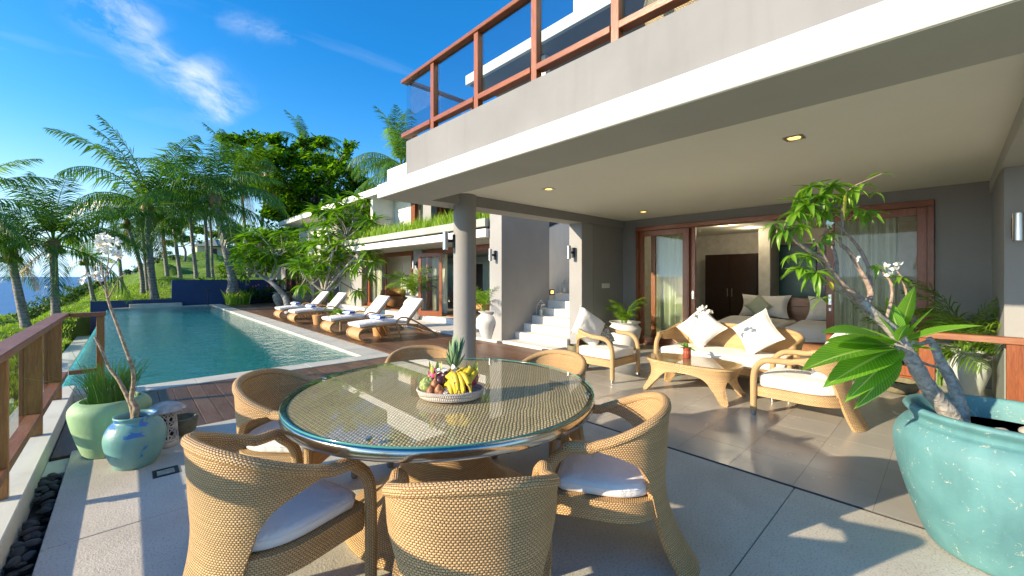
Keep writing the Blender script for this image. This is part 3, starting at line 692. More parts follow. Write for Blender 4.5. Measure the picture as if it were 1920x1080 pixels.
def sconce(c, nrm, label, s=1.0):
    c = Vector(c); n = Vector(nrm); t = thing('wall_sconce', label, 'wall lamp', c, 'steel up and down wall lamps'); sd_ = Vector((-n.y, n.x, 0))
    Rm = Matrix((sd_, n, Vector((0,0,1)))).transposed()
    part('back_plate', MB().obox(c+n*.011, (.075*s, .02, .2*s), Rm, .003), 'dark_metal', t)
    part('arm', MB().obox(c+n*.06, (.045*s, .078, .045*s), Rm, .003), 'dark_metal', t)
    cy = c+n*.14*s; part('cylinder', MB().lathe([(.036*s, -.135*s), (.042*s, -.13*s), (.042*s, .13*s), (.036*s, .135*s)], 20, cy), 'brushed_steel', t, 40)
sconce((3.75-.170*.93, 5.06+.170*.28, 1.98), Vector((-.96, .28, 0)).normalized(), 'steel wall lamp on the round grey column')
sconce((6.10, 7.08, 1.93), (-1, 0, 0), 'steel wall lamp on the tall pier left of the steps')
sconce((6.60, 5.23, 1.93), (-1, 0, 0), 'steel wall lamp on the pier right of the steps')
sconce((6.32, YX(1908, 6.3), 1.92), (-1, 0, 0), 'steel wall lamp on the far right grey wall')

# ------------------------------------------------------------------ SLIDING DOORS AND THE BEDROOM
sdr = thing('sliding_doors', 'wide red teak sliding doors with glass panels, open in the middle', 'door', (8.1, 2.4, 0))
yL, yR = YX(1193, 8.08), YX(1748, 8.08)
part('header', bx(8.06, 8.28, yR-.02, yL, 2.42, 2.505, c=.004), 'red_wood_h', sdr); part('jamb', bx(8.06, 8.28, yL-.06, yL, 0, 2.418, c=.004), 'red_wood', sdr); part('jamb', bx(8.06, 8.28, yR-.02, yR+.05, 0, 2.418, c=.004), 'red_wood', sdr)
part('threshold', bx(8.06, 8.3, yR, yL-.06, .0, .03, c=.004), 'red_wood_h', sdr)
def panel(y0, y1, x, name='door_panel', z0=.032, z1=2.415, sw0=.10, sw1=.10, bot=.14, top=.11, mat='red_wood', parent=sdr, glassm='door_glass', lab=None):
    f = MB().box(x, x+.045, y0, y0+sw0, z0, z1, c=.003).box(x, x+.045, y1-sw1, y1, z0, z1, c=.003).box(x+.001, x+.044, y0+sw0, y1-sw1, z0, z0+bot, c=.003).box(x+.001, x+.044, y0+sw0, y1-sw1, z1-top, z1, c=.003)
    p_ = part(name, f, mat, parent, label=lab); part('glass', bx(x+.018, x+.026, y0+sw0, y1-sw1, z0+bot, z1-top, c=0), glassm, p_); return p_
yA, yB = YX(1289, 8.1), YX(1546, 8.1)
panel(yA, yL-.062, 8.10); p2 = panel(yA-.13, yL-.3, 8.16, sw0=.11)
part('center_post', bx(8.09, 8.155, yA-.03, yA-.002, .03, 2.418, c=.003), 'red_wood', sdr)
part('lock_plate', bx(8.152, 8.159, yA-.10, yA-.06, 1.0, 1.16, c=.001), 'brushed_steel', p2)
p3_ = panel(yR+.052, yB-.02, 8.10); part('lock_plate', bx(8.092, 8.099, yB-.09, yB-.05, 1.0, 1.16, c=.001), 'brushed_steel', p3_); part('lock_plate', bx(8.092, 8.099, yB-.085, yB-.055, .90, .95, c=.001), 'brushed_steel', p3_)
def drape(name, y0, y1, x, label, z0=.05, z1=2.38, folds=12, group=None, kind=None):
    P = []; n = folds*6
    for i in range(n+1):
        u = i/n; row = []
        for z in (z0, z0+.5, (z0+z1)/2, z1-.2, z1):
            amp = .045*(1.0 if z < z1-.05 else .5); row.append((x+amp*math.sin(u*folds*2*PI+.5*math.sin(u*17))+.008*math.sin(z*3+u*9), y0+(y1-y0)*u+.01*math.sin(u*31+z), z))
        P.append(row)
    P2 = [[(q[0]+.004, q[1], q[2]) for q in r] for r in P]
    m_ = MB().grid(P).grid(P2, flip=True)
    return single(name, m_, 'curtain', label, 'curtain', group, 60)
drape('curtain', yA+.05, yL-.25, 8.42, 'pale green curtain behind the left glass door panel', group='curtains behind the doors')
drape('curtain', yR+.35, yB-.08, 8.42, 'pale green curtain behind the right glass door panel', group='curtains behind the doors')
rm = thing('bedroom', 'dim bedroom behind the open sliding doors', 'room', (10, 2.5, 0))
part('floor', MB().box(8.3, 11.6, -1.0, 5.4, -.1, .0), 'room_floor', rm); part('ceiling', MB().box(8.3, 11.8, -1.0, 5.6, 2.55, 2.7), 'ceiling_paint', rm)
part('wall', MB().box(11.5, 11.7, -1.2, 5.4, 0, 2.55), 'room_wall', rm); part('wall', MB().box(8.3, 11.5, 4.95, 5.126, 0, 2.55), 'room_wall', rm); part('wall', MB().box(8.3, 11.5, -1.2, -1.0, 0, 2.55), 'room_wall', rm)
part('pillar', bx(10.7, 11.5, YX(1444, 10.7), YX(1422, 10.7), 0, 2.55, c=.005), 'room_wall', rm)
dr = part('inner_door', bx(11.40, 11.49, YX(1530, 11.4), YX(1458, 11.4), 0, 2.15, c=.004), 'green_door', rm)
part('door_frame', MB().box(11.42, 11.498, YX(1548, 11.4), YX(1531, 11.4), 0, 2.2).box(11.42, 11.498, YX(1456, 11.4), YX(1449, 11.4), 0, 2.2).box(11.42, 11.498, YX(1531, 11.4), YX(1456, 11.4), 2.152, 2.2), 'dark_wood', rm)
for (px, x) in ((1361, 9.4), (1406, 10.3)):
    y = YX(px, x); d_ = thing('ceiling_downlight', 'small round downlight in the bedroom ceiling'+(' nearer the doors' if px == 1361 else ' nearer the wardrobe'), 'downlight', (x, y, 2.55), 'bedroom downlights'); part('lamp', MB().lathe([(.05, 0), (.05, .004)], 16, (x, y, 2.544)), 'warm_lamp', d_); part('trim', MB().lathe([(.07, 0), (.07, .002)], 16, (x, y, 2.5475)), 'brushed_steel', d_)
    ld = bpy.data.lights.new('lamp_light', 'POINT'); ld.energy = 5; ld.color = (1, .9, .74); ld.shadow_soft_size = .05; lo_ = bpy.data.objects.new('lamp_light', ld); COL.objects.link(lo_); lo_.parent = d_; lo_.location = (0, 0, -.07)
wy0, wy1 = YX(1419, 10.9), YX(1321, 10.9)
wd = thing('wardrobe', 'dark brown two door wardrobe at the back of the bedroom', 'wardrobe', (11.2, (wy0+wy1)/2, 0))
part('carcass', bx(10.94, 11.48, wy0, wy1, 0, 2.0, c=.004), 'dark_wood', wd); wm = (wy0+wy1)/2
for a, b, hy in ((wy0+.01, wm-.003, wm-.05), (wm+.003, wy1-.01, wm+.05)):
    p_ = part('door', bx(10.915, 10.939, a, b, .02, 1.98, c=.003), 'dark_wood', wd); part('handle', bx(10.89, 10.912, hy-.008, hy+.008, .95, 1.15, c=.002), 'brushed_steel', p_)
hb = thing('headboard', 'low brown wooden headboard wall between the beds', 'headboard', (10.9, 1.8, 0))
for k in range(5):
    part('plank', bx(10.72, 10.8, YX(1600, 10.7), YX(1470, 10.7), .03+.19*k, .03+.19*(k+1)-.004, c=.003), 'head_wood', hb)

def pillow_mb(w_, h_, t_, n=12, soft=.35, seed=0):
    rnd = random.Random(seed); P = []; Q = []; ph = rnd.uniform(0, 6)
    for i in range(n+1):
        r1, r2 = [], []
        for j in range(n+1):
            u, v = 2*i/n-1, 2*j/n-1
            pin = 1-.09*(1-abs(v)**2)*(abs(u)**6) ; pin2 = 1-.09*(1-abs(u)**2)*(abs(v)**6)
            e = max(0., (1-u**4)*(1-v**4)); k = t_/2*(e**soft)*(1+.06*math.sin(7*u+ph)*math.cos(6*v+ph))
            x = u*w_/2*pin*(1-.05*(1-v*v)*abs(u)); y = v*h_/2*pin2*(1-.05*(1-u*u)*abs(v))
            r1.append(Vector((x, y, k))); r2.append(Vector((x, y, -k)))
        P.append(r1); Q.append(r2)
    f = lambda i, j: (i/n, j/n)
    m_ = MB().grid(P, f); m_.grid(Q, f, flip=True)
    loop = [P[i][0] for i in range(n)]+[P[n][j] for j in range(n)]+[P[n-i][n] for i in range(n)]+[P[0][n-j] for j in range(n+1)]
    m_.tube(loop, .0045, 5, cap=False); return m_
def bed(x0, x1, y0, y1, label, pil):
    t = thing('bed', label, 'bed', ((x0+x1)/2, (y0+y1)/2, 0), 'white beds in the bedroom')
    part('base', bx(x0+.05, x1, y0+.05, y1-.05, .06, .28, c=.01), 'head_wood', t)
    part('mattress', bx(x0, x1, y0, y1, .282, .50, c=.05), 'bed_linen', t, 50)
    P = []
    n = 14
    for i in range(n+1):
        row = []
        for j in range(n+1):
            u = i/n; v = j/n; x = x0-.03+(x1-x0-.5)*u; y = y0-.03+(y1-y0+.06)*v; edge = min(v, 1-v, u*1.2)
            z = .56+.025*math.sin(5*u+2*v)*math.sin(6*v)-(.28 if edge <= 0 else (.06 if edge < .09 else 0)); row.append((x, y, z))
        P.append(row)
    part('duvet', MB().grid(P), 'bed_linen', t, 70)
    return t
Yb = YX(1432, 10.5)
bed(8.95, 10.70, Yb-.62, Yb+.55, 'white bed in front of the wardrobe with a zigzag cushion', 1)
Yb2 = YX(1545, 10.2)
bed(8.95, 10.70, Yb2-.75, Yb2+.42, 'white bed behind the right sofa cushion, mostly hidden by the door', 1)
def place_pillow(name, mb, mat, c, nrm, roll, label, cat='cushion', group=None):
    n = Vector(nrm).normalized(); up = Vector((0,0,1)); x = up.cross(n).normalized(); y = n.cross(x)
    Rm = Matrix((x*math.cos(roll)+y*math.sin(roll), y*math.cos(roll)-x*math.sin(roll), n)).transposed().to_4x4(); Rm.translation = Vector(c)
    me = mb.mesh(name, mat, 80); o = bpy.data.objects.new(name, me); COL.objects.link(o); o.matrix_world = Rm; o['label'] = label; o['category'] = cat
    if group: o['group'] = group
    return o
place_pillow('bed_pillow', pillow_mb(1.0, .55, .18, seed=1), 'bed_linen', (10.55, Yb, .78), (-1, 0, .45), 0, 'white bed pillow behind the zigzag cushion', 'pillow')
place_pillow('zigzag_cushion', pillow_mb(.42, .42, .15, seed=2), 'zigzag_fabric', (10.33, Yb+.06, .78), (-1, 0, .35), PI/4, 'green and white zigzag cushion leaning on the white bed pillow')
place_pillow('bed_pillow', pillow_mb(.9, .55, .18, seed=3), 'bed_linen', (10.5, Yb2-.1, .78), (-1, 0, .45), 0, 'white pillow on the right bed at the edge of the door', 'pillow')

# ------------------------------------------------------------------ THE POOLSIDE WING
wg = thing('pool_wing', 'long low grey wing with red teak doors and grass planted roof edge', 'house', (7.5, 14, 0))
XW = 7.5
part('landing', MB().box(5.98, 7.3, 6.9, 20.9, -.2, .01, c=.006), 'step_stone', wg); part('step', bx(7.12, 7.5, 7.3, 20.9, -.1, .16, c=.006), 'step_stone', wg); part('floor', bx(7.5, 12, 7.3, 21, -.1, .155), 'room_floor', wg)
part('fascia', bx(6.0, 6.2, 7.3, 20.6, 2.36, 2.55, c=.005), 'white_plaster', wg); part('soffit', bx(6.2, 12, 7.3, 20.6, 2.37, 2.5), 'soffit_paint', wg)
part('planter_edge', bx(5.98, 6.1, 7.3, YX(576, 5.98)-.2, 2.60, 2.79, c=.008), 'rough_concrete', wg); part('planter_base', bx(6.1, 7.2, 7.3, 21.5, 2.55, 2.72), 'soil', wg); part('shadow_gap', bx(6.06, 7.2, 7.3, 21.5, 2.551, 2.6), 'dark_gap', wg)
yP = YX(589, 6.6)
part('fascia', bx(5.45, 5.65, 20.62, 29, 2.36, 2.55, c=.005), 'white_plaster', wg); part('fascia', bx(5.652, 9, 20.62, 20.8, 2.36, 2.55, c=.005), 'white_plaster', wg); part('soffit', bx(5.65, 9, 20.8, 29, 2.37, 2.5), 'soffit_paint', wg)
part('planter_edge', bx(5.50, 5.62, 21.6, 29, 2.60, 2.83, c=.008), 'rough_concrete', wg); part('planter_edge', bx(5.622, 7.2, 21.6, 21.72, 2.60, 2.83, c=.008), 'rough_concrete', wg); part('planter_base', bx(5.62, 7.2, 21.72, 29, 2.56, 2.75), 'soil', wg)
def wallseg(p0, p1, mat='wall_grey', x=XW, z0=-.05, z1=2.37, d=.25, name='wall'):
    a, b = YX(p0, x), YX(p1, x); return part(name, bx(x, x+d, min(a,b), max(a,b), z0, z1, c=.004), mat, wg)
wallseg(775, 790, x=7.4); wallseg(657, 678, x=7.4); wallseg(640, 657, 'beige_wall', 7.6, z0=.0); 
# headers over the openings
def opening(p0, p1, x=XW):
    a, b = YX(p0, x), YX(p1, x); a, b = min(a,b), max(a,b)
    f = MB().box(x-.02, x+.16, a, b, 2.2, 2.369, c=.004).box(x-.02, x+.16, a, a+.09, .16, 2.198, c=.004).box(x-.02, x+.16, b-.09, b, .16, 2.198, c=.004).box(x, x+.14, a+.09, b-.09, .15, .19, c=.003)
    return part('door_frame', f, 'red_wood', wg), a, b
fB, a, b = opening(678, 774)
pn = panel(YX(724, 7.55), YX(690, 7.55), 7.55, 'door_panel', .19, 2.2, .10, .12, parent=wg); panel(b-.55, b-.1, 7.62, 'door_panel', .19, 2.2, .10, .10, parent=wg)
fA, a2, b2 = opening(950, 800)
# folding doors half open in front of the column
def hinged(y, x0, ang, w_, z0=.17, z1=2.2):
    t = part('folding_leaf', MB().obox(Vector((x0, y, 0))+Vector((-math.sin(ang), -math.cos(ang), 0))*.05+Vector((0,0,(z0+z1)/2)), (.045, .1, z1-z0), Matrix.Rotation(-ang, 3, 'Z'), .003)
        .obox(Vector((x0, y, 0))+Vector((-math.sin(ang), -math.cos(ang), 0))*(w_-.05)+Vector((0,0,(z0+z1)/2)), (.045, .1, z1-z0), Matrix.Rotation(-ang, 3, 'Z'), .003)
        .obox(Vector((x0, y, 0))+Vector((-math.sin(ang), -math.cos(ang), 0))*(w_/2)+Vector((0,0,z0+.08)), (.043, w_-.2, .16), Matrix.Rotation(-ang, 3, 'Z'), .003)
        .obox(Vector((x0, y, 0))+Vector((-math.sin(ang), -math.cos(ang), 0))*(w_/2)+Vector((0,0,z1-.06)), (.043, w_-.2, .12), Matrix.Rotation(-ang, 3, 'Z'), .003), 'red_wood', wg)
    part('glass', MB().obox(Vector((x0, y, 0))+Vector((-math.sin(ang), -math.cos(ang), 0))*(w_/2)+Vector((0,0,(z0+z1)/2)), (.008, w_-.2, z1-z0-.28), Matrix.Rotation(-ang, 3, 'Z'), 0), 'door_glass', t)
    part('handle', MB().obox(Vector((x0-.04, y, 0))+Vector((-math.sin(ang), -math.cos(ang), 0))*.06+Vector((0,0,1.15)), (.03, .02, .16), None, .003), 'brushed_steel', t)
    return t
yh = b2-.12
hinged(yh, 7.5, math.radians(62), .62); hinged(yh-.28, 6.95+.0, math.radians(-38)+math.radians(8), .85)
# projecting far room
part('side_wall', bx(6.6, 7.75, yP, yP+.2, -.05, 2.37, c=.004), 'wall_grey', wg); wallseg(589, 578, x=6.59, d=.3, name='pier'); part('pier', bx(6.6, 6.85, YX(535, 6.6), YX(527, 6.6), -.05, 2.37, c=.004), 'wall_grey', wg)
f3 = MB(); 
for p_ in (576, 562, 556, 545, 537): f3.box(6.66, 6.78, YX(p_, 6.66)-.06, YX(p_, 6.66)+.06, 0, 2.3, c=.003)
part('window_frame', f3, 'red_wood', wg); part('window_glass', bx(6.71, 6.72, YX(577, 6.66), YX(536, 6.66), .0, 2.3, c=0), 'door_glass', wg)
part('door_panel', bx(6.74, 6.77, YX(575, 6.66), YX(560, 6.66), .0, 2.3, c=0), 'beige_wall', wg); part('floor', bx(6.6, 12, 21, 29, -.1, .01), 'room_floor', wg)
drape('curtain', 7.4, 19.6, 11.9, 'invented backlit curtain put across the far side to brighten the poolside room', z0=.85, z1=2.12, folds=40, group='curtains of the poolside wing')  # unseen curtain, added to glow with skylight and brighten the room
part('room_wall', MB().box(12, 12.2, 7.3, 20.7, -.1, .9).box(12, 12.2, 7.3, 20.7, 2.1, 2.4).box(12, 12.2, 20.7, 30, -.1, 2.4).box(7.7, 12, 20.7, 20.9, -.1, 2.36).box(9.9, 12, YX(700, 9.9), YX(700, 9.9)+.1, .1, 2.36).box(10.4, 12.0, 12.2, 12.3, .1, 2.36).box(6.8, 12, 28.8, 29, -.1, 2.36), 'white_plaster', wg)  # window band in the far wall is made up, left open to let skylight in
# partition with the butterfly print, seen through the open doorway
ybp = YX(708, 8.7); 
part('partition', bx(8.7, 8.8, YX(786, 8.7), ybp, .16, 2.36), 'white_plaster', wg)
single('butterfly_picture', bx(8.665, 8.698, YX(754, 8.67), YX(723, 8.67), .85, 1.95, c=.003), 'butterfly_print', 'white framed picture of rows of butterflies inside the poolside room', 'picture')
c_ = thing('armchair', 'brown curved armchair inside the poolside room below the butterfly picture', 'armchair', (8.2, YX(738, 8.2), .155))
part('seat', MB().lathe([(.0,0),(.4,.0),(.45,.3),(.4,.42),(0,.44)], 20, (8.2, YX(738, 8.2), .16)), 'orange_pot', c_, 40); part('back', MB().tube([Vector((8.2, YX(738, 8.2), .70))+Vector((math.cos(a)*.42, math.sin(a)*.42, 0)) for a in [PI*k/10-.2 for k in range(12)]], .12, 8, flat=1.8), 'orange_pot', c_, 50)
t_ = thing('stool', 'carved orange brown stool inside the room right of the column', 'stool', (8.4, YX(905, 8.4), .155))
for dx, dy in ((-.2,-.25),(.2,-.25),(-.2,.25),(.2,.25)): part('leg', MB().tube([(8.4+dx, YX(905,8.4)+dy, .155), (8.4+dx*.8, YX(905,8.4)+dy*.8, .4)], [.05,.08], 8), 'pale_wood', t_)
part('seat', bx(8.1, 8.7, YX(905,8.4)-.4, YX(905,8.4)+.4, .40, .56, c=.04), 'pale_wood', t_)
part('inner_door', bx(10.36, 10.39, YX(902, 10.3), YX(888, 10.3), .15, 1.95), 'dark_wood', wg)
drape('curtain', YX(715, 7.9), YX(698, 7.9), 7.9, 'curtain behind the glass door left of the butterfly picture', z0=.2, z1=2.2, folds=5, group='curtains of the poolside wing')
drape('curtain', YX(838, 7.85), YX(812, 7.85), 7.85, 'gathered curtain behind the folding doors beside the round column', z0=.2, z1=2.2, folds=6, group='curtains of the poolside wing')
sconce((7.4, YX(782, 7.4), 1.85), (-1, 0, 0), 'small wall lamp on the narrow pier between the teak doors'); sconce((7.4, YX(664, 7.4), 1.85), (-1, 0, 0), 'small wall lamp on the wall behind the branching tree')

# upper storey of the wing
up = thing('wing_upper_storey', 'white upper storey with flat roof slab above the planted roof', 'building', (7.3, 13, 2.8))
part('roof_slab', bx(6.25, 12, 7.0, 26, 4.28, 4.52, c=.006), 'white_plaster', up); part('roof_block', bx(6.25, 9, 7.0, YX(726, 6.25), 4.523, 4.95, c=.006), 'white_plaster', up)
X2 = 7.3
part('fin', bx(6.45, X2, 14.25, 14.42, 2.7, 4.28, c=.004), 'white_plaster', up)
part('wall', bx(X2, 7.5, YX(770, X2), 14.25, 2.7, 4.28, c=.004), 'white_plaster', up)
part('post', bx(X2-.03, X2+.1, YX(779, X2), YX(771.5, X2), 2.7, 4.28, c=.004), 'red_wood', up)
part('wall', bx(X2, 7.5, YX(808, X2), YX(793, X2), 2.7, 4.28, c=.004), 'wall_grey', up)
part('wall', bx(7.75, 7.9, YX(822, 7.75), YX(806, 7.75), 2.7, 4.28, c=.004), 'wall_grey', up)
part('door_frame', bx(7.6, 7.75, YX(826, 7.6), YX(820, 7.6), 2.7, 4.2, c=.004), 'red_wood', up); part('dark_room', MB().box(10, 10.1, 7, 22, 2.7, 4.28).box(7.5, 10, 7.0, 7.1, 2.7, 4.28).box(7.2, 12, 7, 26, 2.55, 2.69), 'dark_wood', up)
part('window_glass', bx(X2, X2+.01, 14.42, 21, 2.9, 4.2, c=0), 'door_glass', up); part('wall', bx(X2, 7.5, 20.0, 26, 2.7, 4.28, c=.004), 'white_plaster', up)
f4 = MB()
for yy in (16.2, 18.1): f4.box(X2-.02, X2+.08, yy-.05, yy+.05, 2.7, 4.28, c=.003)
part('mullion', f4, 'white_plaster', up)
drape('curtain', YX(793, 7.6), YX(778, 7.6), 7.62, 'bright curtain upstairs behind the red post above the grass planter', z0=2.75, z1=4.2, folds=5, group='curtains of the poolside wing')
# grass planted on the roof edge
def blades(n, fn, h0, h1, wd_, mat_seed, curve=.4, seg=2):
    rnd = random.Random(mat_seed); m_ = MB()
    for _ in range(n):
        x, y, z = fn(rnd); h = rnd.uniform(h0, h1); a = rnd.uniform(0, 2*PI); ln = Vector((math.cos(a), math.sin(a), 0))*rnd.uniform(.05, curve)*h; sd_ = Vector((-math.sin(a), math.cos(a), 0))
        sd_ = Vector((rnd.uniform(-1,1), rnd.uniform(-1,1), 0)).normalized()*wd_/2; b = len(m_.v); p = Vector((x, y, z))
        m_.v += [p-sd_, p+sd_, p+ln*.3+Vector((0,0,h*.55))-sd_*.8, p+ln*.3+Vector((0,0,h*.55))+sd_*.8, p+ln+Vector((0,0,h))]
        m_.face((b, b+1, b+3, b+2)); m_.face((b+2, b+3, b+4))
    return m_
g1 = blades(4600, lambda r: (r.uniform(6.08, 6.6), r.uniform(7.3, 21.4), 2.70), .22, .56, .024, 5)
g1.add(blades(1500, lambda r: (r.uniform(5.6, 6.6), r.uniform(21.6, 28.5), 2.72), .25, .6, .03, 6))
single('roof_grass', g1, 'planter_grass', 'bright strappy grass growing along the planted roof edge of the wing', 'grass', kind='stuff')

# ------------------------------------------------------------------ WOVEN FURNITURE
def interp(x, xs, ys):
    for k in range(len(xs)-1):
        if x <= xs[k+1]: t = (x-xs[k])/(xs[k+1]-xs[k]); t = max(0, min(1, t)); return ys[k]+(ys[k+1]-ys[k])*t
    return ys[-1]
def smooth_path(pts, n=6):
    P = [Vector(p) for p in pts]; P = [P[0]*2-P[1]]+P+[P[-1]*2-P[-2]]; out = []
    for i in range(1, len(P)-2):
        for k in range(n):
            t = k/n; a, b, c, d = P[i-1:i+3]
            out.append(.5*((2*b)+(c-a)*t+(2*a-5*b+4*c-d)*t*t+(3*b-a-3*c+d)*t**3))
    out.append(P[-2]); return out
def supc(t, p): c = math.cos(t); return math.copysign(abs(c)**p, c)
def sups(t, p): s_ = math.sin(t); return math.copysign(abs(s_)**p, s_)

def tub_seat(name, label, cat, group, a=.30, b=.29, f=.26, Hb=.80, Ha=.645, zs=.40, pw_=.85, flare=.17, mat='wicker', Amax=98, cush=.065, rim=.024, lowA=36, sofa=False, seats=1):
    """woven tub chair; local front is +Y, base at z 0"""
    t = thing(name, label, cat, (0,0,0), group)
    A_ = lambda v: math.radians(interp(v, [0, .3, .52, .66, .78, .88, .95, 1.0], [lowA, lowA+2, lowA+7, lowA+14, lowA+26, lowA+43, lowA+55, Amax]))
    def zt(th): return Ha+(Hb-Ha)*max(0, math.cos(th*90/Amax))**.9
    def rr(z):
        k = 1+.07*max(0, (z-.45)/.35)-.03*max(0, 1-z/.5); fl = flare*(max(0, 1-z/.46))**2
        return k, fl
    def pt(u, v, off=0):
        th = u*A_(v); z = v*zt(th) if v < 1 else zt(th); z = v*zt(u*math.radians(Amax)*min(1, A_(v)/math.radians(Amax)))
        k, fl = rr(z); x = (a*k-off)*sups(th, pw_); y = -(b*k-off)*supc(th, pw_)-fl*math.cos(th)
        return Vector((x*(1-.10*max(0, 1-z/.4)*(0 if sofa else 1)), y, max(0.0, z)))
    nu, nv = (40 if not sofa else 56), 26; vs = [j/nv for j in range(nv+1)]
    th_ = .03
    O = [[pt(2*i/nu-1, v) for v in vs] for i in range(nu+1)]; I = [[pt(2*i/nu-1, v, th_) for v in vs] for i in range(nu+1)]
    def uvf(Gd):
        arc = [[0]*(nv+1) for _ in range(nu+1)]
        for j in range(nv+1):
            for i in range(1, nu+1): arc[i][j] = arc[i-1][j]+(Gd[i][j]-Gd[i-1][j]).length
        for j in range(nv+1):
            h = arc[nu][j]/2
            for i in range(nu+1): arc[i][j] -= h
        return lambda i, j: (arc[i][j], Gd[i][j].z*1.0)
    m_ = MB().grid(O, uvf(O)); m_.grid(I, uvf(I), flip=True)
    for i in (0, nu): m_.grid([O[i], I[i]], lambda p, q: (p*.03, q*.03), flip=(i == 0))
    for j in (0, nv): m_.grid([[O[i][j] for i in range(nu+1)], [I[i][j] for i in range(nu+1)]], lambda p, q: (p*.03, q*.02), flip=(j == nv))
    part('backrest', m_, mat, t, 60, local=True)
    # rim that runs over the back
    rp = [pt(2*i/40-1, 1, th_/2) for i in range(41)]
    part('rim', MB().tube(rp, rim, 10), mat, t, 70, local=True)
    e = rp[-1]; fx = a*(.97 if not sofa else 1.0); fy = f
    for s_ in (1, -1):
        e_ = Vector((abs(e.x)*s_, e.y, e.z)); w2 = Vector((abs(rp[-4].x)*s_, rp[-4].y, rp[-4].z))
        path = smooth_path([w2, e_, (s_*(abs(e.x)*.5+fx*.5+.012), (e.y+fy)/2, Ha-.005), (s_*fx, fy-.075, Ha-.03), (s_*fx, fy-.015, Ha-.095), (s_*fx, fy+.01, Ha-.2), (s_*fx, fy+.012, .2), (s_*fx, fy+.012, .045)], 6)
        part('armrest', MB().tube(path, [rim*.95]*6+[rim*1.12]*(len(path)-6), 10), mat, t, 70, local=True)
        part('foot_cap', MB().lathe([(.024, .012), (.027, .014), (.027, .052)], 14, (s_*fx, fy+.012, 0)).lathe([(.02, 0), (.021, .0125)], 12, (s_*fx, fy+.012, 0)), 'chrome', t, 40, local=True)
    # seat frame
    def outline(k, y_in=0, n=30):
        o = []
        for i in range(n+1):
            th = math.radians(-92+184*i/n); o.append(((a*.985-k)*sups(th, pw_), -(b-k)*supc(th, pw_)))
        x = fx-k; o += [(x, (o[-1][1]+fy)/2), (x, fy-.02-k), (x-.03, fy+.012-k), (-x+.03, fy+.012-k), (-x, fy-.02-k), (-x, (o[0][1]+fy)/2)]
        return o
    part('seat_frame', MB().prism(outline(.006), zs-.095, zs), mat, t, 50, local=True)
    c_ = MB(); b0 = None; rings = []; ol = outline(.035)
    for (k, z) in ((.02, 0), (.004, .008), (0, .02), (0, cush-.022), (.006, cush-.008), (.028, cush), (.09, cush+.006)):
        rings.append([Vector((x*(1-k/a), y*(1-k/max(b, f)), zs+.002+z)) for x, y in ol])
    c_.grid([[rg[i] for rg in rings] for i in range(len(ol))], closed_u=True, flip=False); n0 = len(c_.v); top = rings[-1]
    c_.v.append(Vector((0, 0, zs+cush+.012))); b = len(c_.v); c_.v += top
    for i in range(len(top)): c_.face((n0, b+i, b+(i+1) % len(top)))
    cu_ = part('seat_cushion', c_, 'white_fabric', t, 60, local=True); pr_ = rings[-4]; part('piping', MB().tube(list(pr_)+[pr_[0]], .0035, 5, cap=False), 'white_fabric', cu_, 60, local=True)
    return t
TC = Vector((1.45, 2.15, 0))
dc = tub_seat('dining_chair', 'x', 'chair', 'woven tub chairs around the glass table')
dchairs = [(187, .98, 'woven tub chair at left front of the round table, seen from its open side', 8), (241.5, 1.04, 'woven tub chair with its rounded back to the camera at the front of the table', -8), (295, .99, 'woven tub chair right of the table with its back leg on the concrete', 6),
           (130, 1.02, 'woven tub chair behind the left side of the table next to the wooden deck', 3), (67, .98, 'woven tub chair behind the pineapple on the far side of the table', 0), (4, .98, 'woven tub chair behind the right rim of the table nearest the steps', 0)]
for i, (ang, d, lab, tw) in enumerate(dchairs):
    o = dc if i == 0 else copy_tree(dc)
    A = math.radians(ang); o.location = (TC.x+math.cos(A)*d, TC.y+math.sin(A)*d, .0); o.rotation_euler = (0, 0, A+PI/2+math.radians(tw)); o['label'] = lab
# round table
tb = thing('dining_table', 'large round dining table with green edged glass on woven top and flared woven base', 'table', TC)
RT = .905
prof = [(.0, .0), (.58, .0), (.60, .02), (.585, .05), (.50, .09), (.40, .15), (.30, .25), (.245, .36), (.225, .45), (.235, .56), (.29, .64), (.36, .69), (0, .69)]
part('base', MB().lathe(smooth2 := prof, 64, TC), 'wicker', tb, 50)
part('woven_top', MB().lathe([(0, .70), (RT-.03, .70), (RT-.03, .747), (0, .747)], 72, TC), 'wicker', tb, 30)
td = MB(); P = [[TC+Vector((x*(RT-.032), y*(RT-.032), .7485)) for (x, y) in [(r_*math.cos(2*PI*k/72), r_*math.sin(2*PI*k/72)) for r_ in (0.001, 1)]] for k in range(72)]
b0 = len(td.v); td.v += [TC+Vector(((RT-.032)*math.cos(2*PI*k/72), (RT-.032)*math.sin(2*PI*k/72), .7485)) for k in range(72)]; td.face(range(72), [(td.v[k].x*.73+td.v[k].y*.68, td.v[k].y*.73-td.v[k].x*.68) for k in range(72)])
part('woven_inlay', td, 'wicker_top', tb)
part('metal_rim', MB().lathe([(RT-.028, .700), (RT-.012, .694), (RT+.001, .697), (RT+.004, .704), (RT+.004, .743), (RT, .748), (RT-.028, .748)], 96, TC, cap=False), 'chrome', tb, 60)
gt = part('glass_top', MB().lathe([(0, .7515), (RT-.004, .7515), (RT-.001, .754), (RT-.001, .7605), (RT-.005, .763), (0, .763)], 96, TC), 'table_glass', tb, 30)
part('glass_edge', MB().lathe([(RT, .7535), (RT+.0015, .7545), (RT+.0015, .7605), (RT, .762)], 96, TC, cap=False), 'green_edge', tb, 60)
for k in range(4): a = PI*k/2+.6; part('clip', MB().obox(TC+Vector((math.cos(a)*(RT-.04), math.sin(a)*(RT-.04), .771)), (.03, .018, .014), Matrix.Rotation(a, 3, 'Z'), .003), 'chrome', tb)
